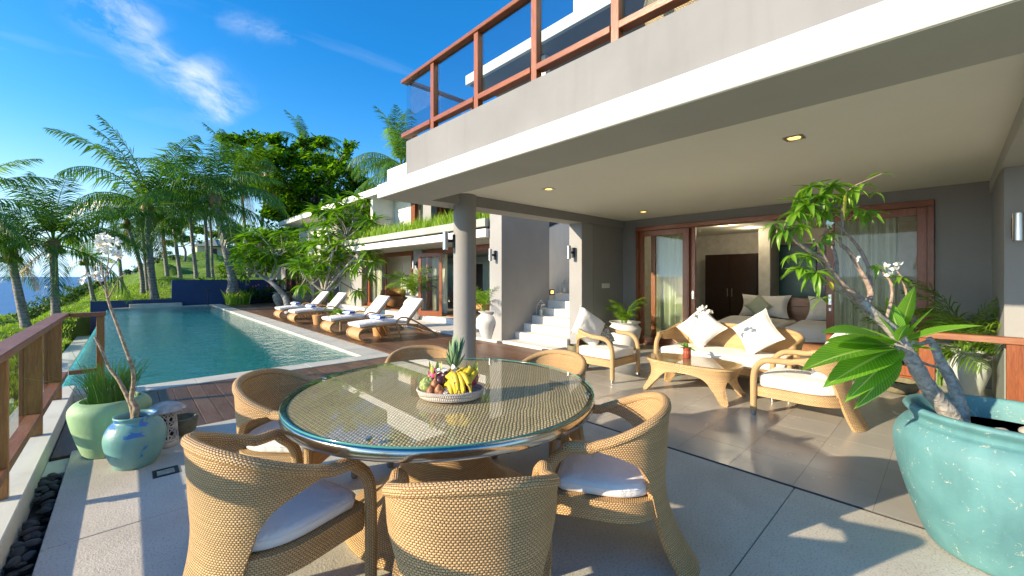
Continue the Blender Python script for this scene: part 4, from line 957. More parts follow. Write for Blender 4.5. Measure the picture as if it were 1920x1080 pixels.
# living set
ach = tub_seat('lounge_armchair', 'wide woven armchair with white seat cushion left of the coffee table near the potted palm', 'armchair', 'woven lounge armchairs', a=.345, b=.36, f=.38, Hb=.72, Ha=.60, zs=.30, pw_=.8, flare=.14, mat='wicker_pale', Amax=96, cush=.12, rim=.028, lowA=34)
ach.location = (5.12, 3.52, 0); ach.rotation_euler = (0, 0, PI)
ac2 = copy_tree(ach); ac2.location = (5.12, 1.02, 0); ac2.rotation_euler = (0, 0, 0); ac2['label'] = 'wide woven armchair with white seat cushion and flared back leg, right of the coffee table'
sf = tub_seat('sofa', 'woven two seat sofa with white cushions facing the coffee table', 'sofa', None, a=.83, b=.36, f=.36, Hb=.74, Ha=.60, zs=.30, pw_=.42, flare=.06, mat='wicker_pale', Amax=94, cush=.12, rim=.030, lowA=58, sofa=True)
sf.location = (6.02, 2.12, 0); sf.rotation_euler = (0, 0, PI/2)
# coffee table
ct = thing('coffee_table', 'low woven coffee table with oval glass top and four flared legs', 'table', (5.14, 2.2, 0))
def oval(t, k=0): return ((.33-k)*supc(t, .72), (.56-k)*sups(t, .72))
nu = 96; zt_ = .40; P, Q = [], []
for i in range(nu):
    a = 2*PI*i/nu; dleg = min(abs(((a-c+PI) % (2*PI))-PI) for c in (.75, PI-.75, PI+.75, 2*PI-.75)); zl = 0 if dleg < .09 else min(.29, .29*(1-math.exp(-(dleg-.09)*6.5)))
    r1, r2 = [], []
    for j in range(13):
        z = zt_+(zl-zt_)*j/12; fl = 1-.10*math.sin(PI*min(1, (zt_-z)/.3))+(.16*max(0, (.16-z)/.16)**1.5)
        x, y = oval(a); r1.append(Vector((5.14+x*fl, 2.2+y*fl, z))); x2, y2 = oval(a, .03); r2.append(Vector((5.14+x2*fl, 2.2+y2*fl, z)))
    P.append(r1); Q.append(r2)
uvs = lambda i, j: (i*.031, P[i % nu][j].z)
m_ = MB().grid(P, uvs, closed_u=True).grid(Q, uvs, closed_u=True, flip=True).grid([[p[-1], q[-1]] for p, q in zip(P, Q)], closed_u=True, flip=True)
part('skirt', m_, 'wicker_pale', ct, 60)
part('woven_top', MB().prism([(5.14+oval(2*PI*i/48, .004)[0], 2.2+oval(2*PI*i/48, .004)[1]) for i in range(48)], zt_-.03, zt_), 'wicker_pale', ct)
part('glass_top', MB().prism([(5.14+oval(2*PI*i/64, -.012)[0], 2.2+oval(2*PI*i/64, -.012)[1]) for i in range(64)], zt_+.002, zt_+.012), 'table_glass', ct)
# scatter cushions
big = lambda s_: pillow_mb(.50, .50, .20, 14, .42, s_)
place_pillow('scatter_cushion', big(1), 'white_fabric', (6.13, 2.50, .70), (-1, -.12, .42), PI/4+.05, 'white square cushion standing on its corner behind the orchid on the sofa', group='white cushions')
place_pillow('scatter_cushion', big(2), 'white_fabric', (6.08, 1.75, .70), (-1, .22, .45), PI/4-.1, 'white square cushion standing on its corner on the right half of the sofa', group='white cushions')
place_pillow('scatter_cushion', big(3), 'white_fabric', (5.05, 3.72, .68), (-.25, -1, .42), PI/4+.12, 'white square cushion on its corner in the left armchair', group='white cushions')
place_pillow('scatter_cushion', big(4), 'white_fabric', (5.18, .82, .62), (0, 1, .42), PI/4+.05, 'white square cushion in the right armchair behind the big leaves', group='white cushions')
place_pillow('small_cushion', pillow_mb(.26, .26, .12, 10, .4, 9), 'floral_fabric', (5.34, 3.62, .53), (-.3, -1, .5), .3, 'small black and white patterned cushion beside the white one in the left armchair')
# orchid
op = at(1288, 672, 5.25); op.z = zt_+.012; oc = thing('orchid_pot', 'white orchid in a red brown patterned pot on the coffee table', 'potted orchid', op)
part('pot', MB().lathe([(.045, 0), (.050, .03), (.046, .10), (.052, .13), (.044, .13), (.04, .11), (0, .11)], 20, op), 'terracotta', oc, 40)
part('pattern_band', MB().lathe([(.0492, .045), (.0492, .075), (.0475, .09)], 10, op), 'orange_pot', oc)
def leafmb(L_, W_, droop=.5, n=6, fold=.25, tipk=1.3):
    P = []; 
    for i in range(n+1):
        u = i/n; wv = W_/2*(math.sin(PI*min(1, u**(.75)*.97+.03))**.8)*(1-.15*u); y = L_*u*(1-.12*droop*u); z = -L_*droop*u*u*.5
        P.append([Vector((-wv, y, z+wv*fold)), Vector((-wv*.5, y, z+wv*fold*.35)), Vector((0, y, z)), Vector((wv*.5, y, z+wv*fold*.35)), Vector((wv, y, z+wv*fold))])
    return MB().grid(P, lambda i, j: (j/4, i/n))
def orient(me_or_mb, base, tip, roll=0, ref=1.0):
    base, tip = Vector(base), Vector(tip); d = tip-base; L_ = d.length; y = d.normalized(); up = Vector((0,0,1)) if abs(y.z) < .95 else Vector((1,0,0))
    x = y.cross(up).normalized(); z = x.cross(y)
    x2 = x*math.cos(roll)+z*math.sin(roll); z2 = z*math.cos(roll)-x*math.sin(roll)
    M_ = Matrix((x2, y, z2)).transposed().to_4x4() @ Matrix.Scale(L_/ref, 4); M_.translation = base; return M_
ol_me = leafmb(1, .42, .5).mesh('leaf', 'big_leaf', 70)
for k, (dx, dy, dz) in enumerate(((.02, .13, .06), (.03, -.13, .05), (.1, .08, .09), (-.1, .05, .03), (-.03, -.14, .0), (-.05, .1, .09))):
    inst('leaf', ol_me, oc, Matrix.Translation(Vector((0,0,.12))) @ orient(None, (0,0,0), (dx, dy, dz), 0))
stp = smooth_path([op+Vector((0,0,.12)), op+Vector((.0,-.03,.28)), op+Vector((.0,-.10,.44)), op+Vector((0,-.14,.56)), op+Vector((0,-.22,.62)), op+Vector((0,-.32,.55))], 4)
part('stem', MB().tube(stp, .004, 5), 'dark_wood', oc)
pet = leafmb(1, .85, .25, 4).mesh('petal', 'petal', 70)
def flower(parent, c, r_, rnd, k=5, inv=Vector((0,0,0)), nm='flower'):
    n = Vector((rnd.uniform(-1,1), rnd.uniform(-1,1), rnd.uniform(-.2,1))).normalized(); a = n.orthogonal().normalized(); b = n.cross(a); mb = MB(); lm = leafmb(1, .8, .35, 3)
    for q in range(k):
        t = 2*PI*q/k; d = (a*math.cos(t)+b*math.sin(t)+n*.35).normalized(); mb.add(lm, Matrix.Translation(c) @ (lambda M_: M_)(orient(None, (0,0,0), d*r_, t)))
    o = part(nm, mb, 'petal', parent, 70); part('flower_eye', MB().sphere(c+n*r_*.1, r_*.16, 6, 4), 'petal_yellow', o); return o
fr = random.Random(3)
for k in range(9): flower(oc, stp[11+k]+Vector((fr.uniform(-.03,.03), fr.uniform(-.03,.03), fr.uniform(-.03,.04))), .048, fr)

# ------------------------------------------------------------------ FRUIT ON THE TABLE
ZT = .7635
bc = at(845, 744, 2.33); bc = Vector((bc.x, bc.y, ZT)); bc = G(845, 744, ZT)
by = thing('fruit_tray', 'oval white woven tray holding the fruit on the glass table', 'tray', bc)
vd = Vector((math.sin(TH), math.cos(TH), 0)); rd = Vector((math.cos(TH), -math.sin(TH), 0))     # the tray lies across the view
def BP(r_, f_, z=0): return bc+rd*r_+vd*f_+Vector((0,0,z))
ovl = [BP(.185*math.cos(2*PI*k/40), .13*math.sin(2*PI*k/40)) for k in range(41)]
P = []
for k in range(40):
    a = 2*PI*k/40; row = []
    for (m1, z) in ((.90, .001), (.97, .012), (1.03, .04), (.99, .045), (.93, .018), (.88, .008)): row.append(BP(.185*math.cos(a)*m1, .13*math.sin(a)*m1, z))
    P.append(row)
m_ = MB().grid(P, lambda i, j: (i*.028, j*.011), closed_u=True); b = len(m_.v); m_.v += [p[5] for p in P]; m_.face(range(b, b+40)); part('basket', m_, 'basket_white', by, 50)
part('rim', MB().tube([BP(.185*1.01*math.cos(2*PI*k/48), .13*1.01*math.sin(2*PI*k/48), .046) for k in range(49)], .0075, 6, cap=False), 'basket_white', by, 60)
# pineapple
pc = BP(.012, .065, .03); pa = thing('pineapple', 'whole pineapple with spiky green crown behind the bananas', 'pineapple', pc)
pm = MB(); P = []
for i in range(20):
    row = []
    for j in range(17):
        t = PI*j/16; r_ = .05*math.sin(t)**.55 if 0 < j < 16 else 0.001; bump = 1+.07*abs(math.sin(i*PI*.5+j*PI*.5)); a = 2*PI*(i/20+j*.025); row.append(pc+Vector((math.cos(a)*r_*bump, math.sin(a)*r_*bump, .06-.062*math.cos(t))))
    P.append(row)
part('body', pm.grid(P, closed_u=True), 'pineapple_skin', pa, 30)
lm = leafmb(1, .24, -.45, 5, .5).mesh('crown_leaf', 'pine_crown', 60)
for k in range(34):
    a = k*2.4; h = k/34; tip = Vector((math.cos(a)*(.075-.06*h), math.sin(a)*(.075-.06*h), .055+.095*h)); b_ = Vector((math.cos(a)*.012, math.sin(a)*.012, .115+.055*h)); M_ = orient(None, b_, b_+tip, 0); inst('crown_leaf', lm, pa, M_)
def fruit(name, label, cat, mb, mat, group=None, sm=60): return single(name, mb, mat, label, cat, group, sm)
fr2 = random.Random(4)
def dragon(c, s_, label, tilt):
    c = Vector(c); t = thing('dragon_fruit', label, 'dragon fruit', c, 'dragon fruits'); part('body', MB().sphere(c, .042*s_, 16, 10, 1, 1, 1.25), 'dragon_skin', t, 60); tm = leafmb(1, .45, -.5, 4).mesh('scale', 'dragon_tip', 60)
    for k in range(16):
        a = k*2.4; h = -.7+1.6*k/16; r_ = math.sqrt(max(0, 1-h*h))*.041*s_; b_ = Vector((math.cos(a)*r_, math.sin(a)*r_, h*.05*s_)); inst('scale', tm if k % 3 else tm, t, orient(None, b_, b_+Vector((math.cos(a)*.018, math.sin(a)*.018, .03+.022*(h > .5))), 0))
dragon(BP(-.095, .035, .105), 1.0, 'pink dragon fruit left of the pineapple', 0); dragon(BP(.115, .055, .095), .95, 'pink dragon fruit right of the pineapple behind the bananas', 0)
ca = MB().sphere(BP(-.125, -.02, .07), .046, 22, 14, 1, 1, 1, .07, random.Random(5)); fruit('custard_apple', 'knobbly green custard apple at the left end of the tray', 'custard apple', ca, 'custard_apple', sm=20)
for k, (r_, f_, z, lab) in enumerate(((-.098, -.072, .05, 'brown snake fruit lying left front on the tray'), (-.052, -.078, .058, 'brown snake fruit in the middle of the three at the front'), (-.078, -.05, .085, 'brown snake fruit nearest the custard apple'), (-.035, -.10, .03, 'small brown snake fruit at the very front of the tray'))):
    c = BP(r_, f_, z); fruit('snake_fruit', lab, 'snake fruit', MB().lathe([(0.001, -.03), (.016, -.026), (.027, -.008), (.024, .01), (.01, .028), (.001, .036)], 14, c), 'salak', 'brown snake fruits')
for k, (r_, f_, z, lab) in enumerate(((-.052, -.035, .10, 'dark purple mangosteen above the brown fruits'), (-.03, .0, .12, 'dark mangosteen under the white blossom'), (.10, -.03, .07, 'dark purple passion fruit at the right beneath the bananas'))):
    c = BP(r_, f_, z); fruit('mangosteen', lab, 'mangosteen', MB().sphere(c, .028, 14, 8), 'mangosteen', 'dark mangosteens')
def banana_hand(c, n, spread, seed, label, L_=.14):
    t = thing('banana_bunch', label, 'bananas', c, 'banana bunches'); rnd = random.Random(seed); c = Vector(c)
    for k in range(n):
        o = (k-(n-1)/2)*spread*rnd.uniform(.8, 1.1); ang = o*4+rnd.uniform(-.25, .25)+(.95 if seed % 2 else -.5)
        pts = []; 
        for q in range(9):
            u = q/8; w_ = -.06+L_*u; zz = .03*math.sin(PI*u)*1.2-.035*u; pts.append(c+rd*(o+w_*math.sin(ang)*.9+.016*math.sin(PI*u))+vd*(-.02-w_*.7)+Vector((0, 0, .045+.010*(k % 2)+zz*1.3-abs(o)*.25)))
        part('banana', MB().tube(pts, [.006, .010, .0155, .018, .0185, .018, .016, .011, .005], 8), 'banana', t, 60)
banana_hand(BP(.03, -.015, .06), 5, .024, 1, 'ripe spotted banana bunch lying across the front of the tray')
banana_hand(BP(.075, .03, .075), 5, .023, 2, 'yellow banana bunch draped over the right side of the tray', .15)
banana_hand(BP(.025, -.045, .02), 4, .024, 3, 'lower banana bunch touching the tray rim at the front', .10)
def blossom(c, r_, label, seed, group='frangipani blossoms in the fruit'):
    t = thing('frangipani_blossom', label, 'flower', c, group); flower(t, Vector(c), r_, random.Random(seed), 5)
blossom(BP(-.055, -.01, .145), .042, 'white blossom left of the pineapple', 11); blossom(BP(.015, .0, .15), .038, 'white blossom right in front of the pineapple', 15); blossom(BP(-.01, -.115, .05), .018, 'small yellowish blossom at the front tray rim', 6)

# ------------------------------------------------------------------ POOL LOUNGERS
LG = 'sun loungers along the pool'
lo = thing('sun_lounger', 'x', 'sun lounger', (0,0,0), LG)
HW = .33
curl = smooth_path([(.22, 0), (.10, .035), (.0, .11), (-.02, .20), (.05, .29), (.20, .335), (.45, .36)] and [(.22, 0, .0), (.10, 0, .04), (.0, 0, .12), (-.015, 0, .21), (.06, 0, .295), (.22, 0, .335), (.45, 0, .352)], 5)
P = [[(p.x, -HW, p.z) for p in curl], [(p.x, HW, p.z) for p in curl]]; P2 = [[(p.x+.02*(1 if p.z < .25 else 0), y, p.z-.02) for p in curl] for y in (-HW, HW)]
part('curled_front', MB().grid(P, lambda i, j: (i*.66, j*.025)).grid(P2, lambda i, j: (i*.66, j*.025), flip=True), 'wicker_pale', lo, 60, local=True)
seatp = smooth_path([(.40, 0, .35), (.7, 0, .355), (1.0, 0, .335), (1.25, 0, .31), (1.45, 0, .30)], 4)
for s_ in (-1, 1):
    part('side_rail', MB().tube([Vector((p.x, s_*HW, p.z)) for p in curl+seatp[2:]], .022, 8), 'pale_wood', lo, 60, local=True)
    hoop = smooth_path([(1.02, 0, 0), (.93, 0, .16), (.86, 0, .34), (.90, 0, .47), (1.05, 0, .51), (1.3, 0, .42), (1.65, 0, .22), (1.98, 0, .015)], 5)
    part('arm_hoop', MB().tube([Vector((p.x, s_*(HW+.035), p.z)) for p in hoop], .02, 8), 'pale_wood', lo, 60, local=True)
    part('leg', MB().tube([(.62, s_*(HW-.03), .335), (.80, s_*(HW-.03), 0)], .018, 8), 'pale_wood', lo, 60, local=True)
for k in range(7): part('slat', MB().box(1.42+.08*k, 1.46+.08*k, -HW, HW, .285-.035*k, .30-.035*k, c=.003), 'pale_wood', lo, local=True)
def slab(path, hw, th_, n_edge=4):
    P = []; pts = [Vector(p) for p in path]
    for i, p in enumerate(pts):
        t = (pts[min(i+1, len(pts)-1)]-pts[max(i-1, 0)]).normalized(); nrm = Vector((-t.z, 0, t.x)); e = .4 if i in (0, len(pts)-1) else 1
        row = []
        for (y, z) in ((-hw+.02, 0), (-hw, .02), (-hw, th_-.02), (-hw+.025, th_), (0, th_+.008), (hw-.025, th_), (hw, th_-.02), (hw, .02), (hw-.02, 0)): row.append(p+Vector((0, y, 0))+nrm*(z*e+(1-e)*th_*.5))
        P.append(row)
    m_ = MB().grid(P, lambda i, j: (i*.05, j*.05), flip=True); m_.face([k for k in range(9)][::-1]) ; b = len(m_.v)-9; m_.face(range(b, b+9)); m_.grid([[r[0] for r in P], [r[8] for r in P]], flip=True); return m_
mp = smooth_path([(-.0, 0, .345), (.05, 0, .352), (.3, 0, .372), (.7, 0, .380), (1.0, 0, .362), (1.18, 0, .352)], 4)
part('mattress', slab(mp, HW-.005, .075), 'white_fabric', lo, 50, local=True)
bp = [(1.16, 0, .36), (1.19, 0, .395), (1.40, 0, .63), (1.60, 0, .87), (1.62, 0, .89)]
part('back_cushion', slab(bp, HW-.005, .085), 'white_fabric', lo, 50, local=True)
part('back_frame', MB().box(0, .01, 0, .01, 0, .01).beam((1.19, -HW+.03, .37), (1.60, -HW+.03, .85), .03, .03, (0,1,0)).beam((1.19, HW-.03, .37), (1.60, HW-.03, .85), .03, .03, (0,1,0)).beam((1.42, -HW+.03, .62), (1.42, HW-.03, .62), .03, .02).beam((1.58, -HW+.03, .82), (1.58, HW-.03, .82), .03, .02), 'pale_wood', lo, local=True)
ly = [(9.20, 'nearest the camera'), (10.95, 'second from the camera'), (14.0, 'third from the camera'), (15.65, 'farthest from the camera')]
for i, (y, w_) in enumerate(ly):
    o = lo if i == 0 else copy_tree(lo); o.location = (3.72, y, ZD); o['label'] = 'white cushioned lounger with curled front, '+w_
    tw = MB(); n = 20
    P = [[Vector((4.28+.095*math.cos(2*PI*k/n)*(1 if abs(math.cos(2*PI*k/n)) < .9 else .95), y+v, ZD+.452+.070+.066*math.sin(2*PI*k/n))) for v in (-.27, -.25, .25, .27)] for k in range(n)]
    for r_ in P:
        c0 = Vector((4.28, y-.27, ZD+.522)); r_[0] = c0+(r_[0]-c0)*.8; c1 = Vector((4.28, y+.27, ZD+.522)); r_[3] = c1+(r_[3]-c1)*.8
    tw.grid(P, lambda i, j: (j, i/n*.62), closed_u=True, flip=True); b = len(tw.v); tw.v += [r_[0] for r_ in P]+[r_[3] for r_ in P]; tw.face(range(b, b+n)); tw.face([b+n+k for k in range(n)][::-1])
    single('rolled_towel', tw, 'towel', 'blue striped rolled towel on the lounger '+w_, 'towel', 'striped towels on the loungers', 60)
for (px, py_, lab) in ((712, 629, 'small round wooden side table between the two nearest loungers'), (598, 608, 'small round wooden side table between the two farthest loungers')):
    p = G(px, py_, ZD); t = thing('side_table', lab, 'side table', p, 'round wooden side tables'); part('body', MB().lathe([(.15, 0), (.19, .28), (.17, .30), (0, .30)], 24, p), 'pale_wood', t, 40); part('bowl', MB().lathe([(.0, .31), (.05, .31), (.07, .36), (.06, .36), (0, .32)], 14, p), 'head_wood', t, 40)

# ------------------------------------------------------------------ PLANT BUILDERS
def frond_mesh(name, e0, e1, n=46, lw=.014, ll=.25, droop=.5, mat='palm_leaf', seed=0, az=0., rach='palm_leaf_bright', wave=0.0):
    rnd = random.Random(seed); m_ = MB(); pts = [Vector((0,0,0))]; N_ = 24; az_ = 0
    for k in range(N_):
        e = math.radians(e0+(e1-e0)*(k/N_)**1.2); az_ += math.radians(az)/N_; d = Vector((math.sin(az_)*math.cos(e), math.cos(az_)*math.cos(e), math.sin(e))); pts.append(pts[-1]+d/N_)
    st0 = .16
    for k in range(n):
        u = st0+(1-st0)*(k+rnd.uniform(-.3, .3))/n; u = min(.995, max(st0, u)); q = u*N_; i = min(N_-1, int(q)); p = pts[i].lerp(pts[i+1], q-i); t = (pts[i+1]-pts[i]).normalized()
        side = t.cross(Vector((0,0,1))); side = side.normalized() if side.length > .05 else Vector((1,0,0)); upn = side.cross(t)
        prof_ = math.sin(PI*min(1, (u-st0)/(1-st0)*.82+.16))**.7
        for s_ in (-1, 1):
            L_ = ll*prof_*rnd.uniform(.85, 1.12); d1 = (side*s_*.8+t*(.4+.5*u)+upn*rnd.uniform(-.1, .25)).normalized(); dr = droop*rnd.uniform(.6, 1.4)
            a = p; b_ = p+d1*L_*.45+Vector((0,0,-dr*L_*.16)); c = b_+(d1*.8+Vector((0,0,-dr))).normalized()*L_*.6; wv = t.cross(d1).cross(d1).normalized()*lw/2; wv = t*lw/2
            b = len(m_.v); m_.v += [a-wv*.5, a+wv*.5, b_-wv, b_+wv, c]; m_.face((b, b+1, b+3, b+2)); m_.face((b+2, b+3, b+4))
    nl = len(m_.f); m_.tube(pts, [.008*(1-.8*k/N_) for k in range(N_+1)], 4, cap=False)
    me = m_.mesh(name, [mat, rach]); 
    idx = np.zeros(len(me.polygons), dtype=np.int32); idx[nl:] = 1; me.polygons.foreach_set('material_index', idx); return me
FR_HI = [frond_mesh('frond', 84, 40, seed=1, droop=.6), frond_mesh('frond', 76, 10, seed=2, az=15, droop=.8), frond_mesh('frond', 66, -18, seed=3, az=-12, droop=.9)]
FR_MID = [frond_mesh('frond', 55, -50, seed=4, droop=1.5), frond_mesh('frond', 40, -60, seed=5, az=10, droop=1.7), frond_mesh('frond', 26, -62, seed=6, az=-14, droop=1.7)]
FR_LO = [frond_mesh('frond', 8, -60, seed=7, droop=1.8), frond_mesh('frond', -12, -76, seed=8, droop=1.8, az=8)]
FR_DRY = frond_mesh('dead_frond', -40, -86, seed=9, droop=1.0, mat='dry_leaf', rach='dry_leaf')
FR_MIDB = [frond_mesh('frond', 50, -25, seed=14, droop=.9, mat='palm_leaf_bright'), frond_mesh('frond', 72, 0, seed=12, az=12, droop=.6, mat='palm_leaf_bright')]
TERR = []
def coconut(base, crown, L_, r0, label, seed, n=20, bend=0.0, dry=1, lean=None):
    rnd = random.Random(seed); base, crown = Vector(base), Vector(crown); TERR.append(tuple(base)); t = thing('coconut_palm', label, 'palm tree', base, 'coconut palms on the lawn')
    mid = (base+crown)/2+Vector((bend, 0, 0)); path = smooth_path([base-Vector((0,0,.6)), base+Vector((0,0,.05)), base.lerp(mid, .5)+Vector((bend*.3,0,0)), mid, crown.lerp(mid, .4), crown], 6); m = len(path)
    part('trunk', MB().tube(path, [r0*(1.0 if k > 7 else 1.45-.05*k)*(1-.35*k/m) for k in range(m)], 12), 'palm_bark', t, 60)
    part('crown_shaft', MB().sphere(crown, r0*1.5, 10, 6, 1, 1, 1.5, .15, rnd), 'dry_leaf', t, 60)
    for k in range(5): a = rnd.uniform(0, 6.28); part('coconut', MB().sphere(crown+Vector((math.cos(a)*r0*1.7, math.sin(a)*r0*1.7, -r0*1.2)), .11, 8, 6, 1, 1, 1.2), 'palm_leaf_bright', t, 60)
    for k in range(n):
        f = k/n; a = k*2.399+rnd.uniform(-.45, .45); me = (FR_HI if f < .28 else FR_MID if f < .75 else FR_LO)[k % (3 if f < .75 else 2)]
        if rnd.random() < .14 and f < .75: me = FR_MIDB[k % 2]
        s_ = L_*rnd.uniform(.82, 1.08)*(1 if f > .1 else .85)
        inst('frond', me, t, loc=crown-base+Vector((0,0,r0*.6)), rot=(rnd.uniform(-.12, .12), rnd.uniform(-.12, .12), a), scale=(s_, s_, s_))
    for k in range(dry): s_ = L_*.6; inst('dead_frond', FR_DRY, t, loc=crown-base, rot=(0, 0, rnd.uniform(0, 6.28)), scale=(s_, s_, s_), label='brown dead frond hanging down')
    return t
def pal(bp_, d, cp_, L_, r0, label, seed, **k):
    b = at(bp_[0], bp_[1], d); c = at(cp_[0], cp_[1], k.pop('dc', d)); return coconut(b, c, L_, r0, label, seed, **k)
pal((-62, 640), 15, (-75, 395), 3.1, .15, 'coconut palm at the left picture edge, only frond tips showing', 1, n=16)
pal((49, 617), 17, (20, 478), 3.0, .17, 'leftmost coconut palm with short thick trunk beside the sea', 2, n=15, bend=.0)
pal((105, 596), 18, (100, 462), 4.0, .165, 'coconut palm with straight trunk just behind the handrail corner', 3, n=18)
pal((175, 563), 24, (161, 490), 1.9, .11, 'small slender coconut palm at the start of the navy wall', 4, n=14)
pal((229, 541), 27, (220, 446), 2.2, .12, 'thin coconut palm on the grass slope, second right of the white blossoms', 5, n=14)
pal((268, 553), 22, (238, 420), 2.8, .12, 'slim coconut palm whose trunk curves left above the low navy wall', 6, n=14, bend=.15)
pal((277, 547), 23.5, (267, 428), 2.4, .10, 'slim straight coconut palm between the curved one and the tall one', 7, n=12)
pal((290, 562), 20.8, (276, 392), 4.9, .185, 'tallest coconut palm in front with a thick trunk at the step of the navy wall', 8, n=22, bend=-.05)
pal((314, 524), 27, (302, 405), 2.4, .13, 'coconut palm with pale trunk first right of the tallest one', 9, n=11)
pal((338, 522), 28, (322, 395), 2.5, .13, 'coconut palm with pale trunk second right of the tallest one', 10, n=11)
pal((368, 522), 28, (354, 385), 2.7, .13, 'coconut palm with pale trunk third right of the tallest one', 11, n=12)
pal((391, 520), 29, (384, 392), 2.6, .14, 'coconut palm above the garden tap, left of a twin trunk', 12, n=11)
pal((399, 520), 30, (394, 400), 3.0, .10, 'thin coconut palm just right of its twin above the garden tap', 13, n=12)
pal((436, 527), 21.5, (403, 378), 4.2, .20, 'thick leaning coconut palm left of the flowering tree', 14, n=20)
pal((467, 521), 27, (452, 348), 4.2, .13, 'tall coconut palm behind the flowering tree with an upright young frond', 15, n=18)
pal((482, 521), 30, (500, 330), 3.6, .13, 'coconut palm mostly hidden behind the broad leafy tree', 16, n=14)
pal((590, 470), 42, (570, 272), 4.0, .15, 'coconut palm whose top pokes out above the broad leafy tree', 17, n=14)
pal((752, 480), 21, (752, 318), 3.7, .16, 'coconut palm behind the white upper storey beside the balcony corner', 18, n=24)

def broad_tree(name, label, base, clumps, d, leaf_n, lsz, mats, seed, flat=.62, trunk_r=.3, group=None, spread=2.0, depth_off=None):
    rnd = random.Random(seed); base = Vector(base); TERR.append(tuple(base)); t = thing(name, label, 'tree', base, group); cs = []
    for (px, py_, rp) in clumps:
        dd = d+rnd.uniform(-spread, spread); cs.append((at(px, py_, dd), rp*dd/F))
    top = Vector((sum(c.x for c, r in cs)/len(cs), sum(c.y for c, r in cs)/len(cs), base.z+(min(c.z for c, r in cs)-base.z)*.75+.5))
    part('trunk', MB().tube(smooth_path([base-Vector((0,0,.5)), base.lerp(top, .5)+Vector((.2,0,0)), top], 5), [trunk_r*(1-.04*k) for k in range(11)], 10), 'tree_bark', t, 60)
    lb = MB()
    for c, r in cs:
        mid = top.lerp(c, .5)+Vector((rnd.uniform(-.5,.5), rnd.uniform(-.5,.5), -.3)); lb.tube(smooth_path([top-Vector((0,0,.3)), mid, c], 4), [trunk_r*.5*(1-.1*k) for k in range(9)], 6)
        for _ in range(4):
            e = c+Vector((rnd.gauss(0,.5), rnd.gauss(0,.5), rnd.gauss(0,.35)))*r*1.2; lb.tube([c, (c+e)/2+Vector((0,0,-.05)), e], [trunk_r*.09, trunk_r*.07, trunk_r*.03], 4)
    part('limbs', lb, 'tree_bark', t, 60)
    tot = sum(r*r for c, r in cs); 
    ms = [MB() for _ in mats]
    for c, r in cs:
        n = int(leaf_n*r*r/tot); sub = [c+Vector((rnd.gauss(0,.48), rnd.gauss(0,.48), rnd.gauss(0,.48)*flat))*r for _ in range(max(5, int(n/38)))]
        for _ in range(n):
            s_ = rnd.choice(sub); p = s_+Vector((rnd.gauss(0,1), rnd.gauss(0,1), rnd.gauss(0,.5)))*r*.16; a = rnd.uniform(0, 2*PI); el = rnd.uniform(-.9, .6); dr = Vector((math.cos(a)*math.cos(el), math.sin(a)*math.cos(el), math.sin(el))); L_ = lsz*rnd.uniform(.7, 1.3)
            sd_ = dr.cross(Vector((rnd.uniform(-.5,.5), rnd.uniform(-.5,.5), 1))).normalized()*L_*.24; m_ = ms[0 if rnd.random() < .6 else -1]; b = len(m_.v)
            m_.v += [p, p+dr*L_*.5+sd_, p+dr*L_, p+dr*L_*.5-sd_]; m_.face((b, b+1, b+2, b+3))
    for m_, mt in zip(ms, mats): part('crown', m_, mt, t, kind='stuff') if False else part('crown', m_, mt, t)
    return t
broad_tree('leafy_tree', 'broad spreading leafy tree with visible dark limbs behind the pool wing', at(625, 500, 31), [(438,262,22),(472,262,20),(452,292,26),(512,262,20),(505,300,32),(548,300,34),(572,268,22),(608,268,16),(612,300,30),(652,276,15),(640,318,30),(672,345,26),(600,345,46),(550,352,40),(500,345,34),(650,378,38),(560,400,42),(520,395,34),(605,400,42),(680,392,22),(470,322,24)], 31, 30000, .36, ('tree_leaf', 'tree_leaf_dark'), 21)
broad_tree('leafy_tree', 'bright green bushy tree right behind the planted roof edge', at(640, 505, 26), [(600,432,34),(640,410,34),(690,430,30),(560,440,30),(530,445,26),(660,450,26),(720,452,20)], 26, 15000, .30, ('tree_leaf', 'palm_leaf_bright'), 22, trunk_r=.18)
broad_tree('leafy_tree', 'dark bushy tree low behind the flowering tree at the end of the navy wall', at(510, 515, 36), [(470,470,30),(510,455,36),(540,480,30),(445,440,24),(500,495,26)], 36, 10000, .40, ('tree_leaf_dark', 'tree_leaf'), 23, trunk_r=.2)
broad_tree('feathery_tree', 'open feathery tree on the hill between the palm trunks', at(345, 490, 44), [(325,432,16),(345,415,20),(370,430,16),(352,447,14),(318,455,10)], 44, 3600, .40, ('bush_leaf', 'tree_leaf'), 24, trunk_r=.14, flat=.4)
broad_tree('feathery_tree', 'small feathery tree on the hill right of the twin palm trunks', at(422, 485, 46), [(405,440,14),(425,430,16),(440,448,12)], 46, 2200, .36, ('bush_leaf', 'tree_leaf'), 25, trunk_r=.12, flat=.4)
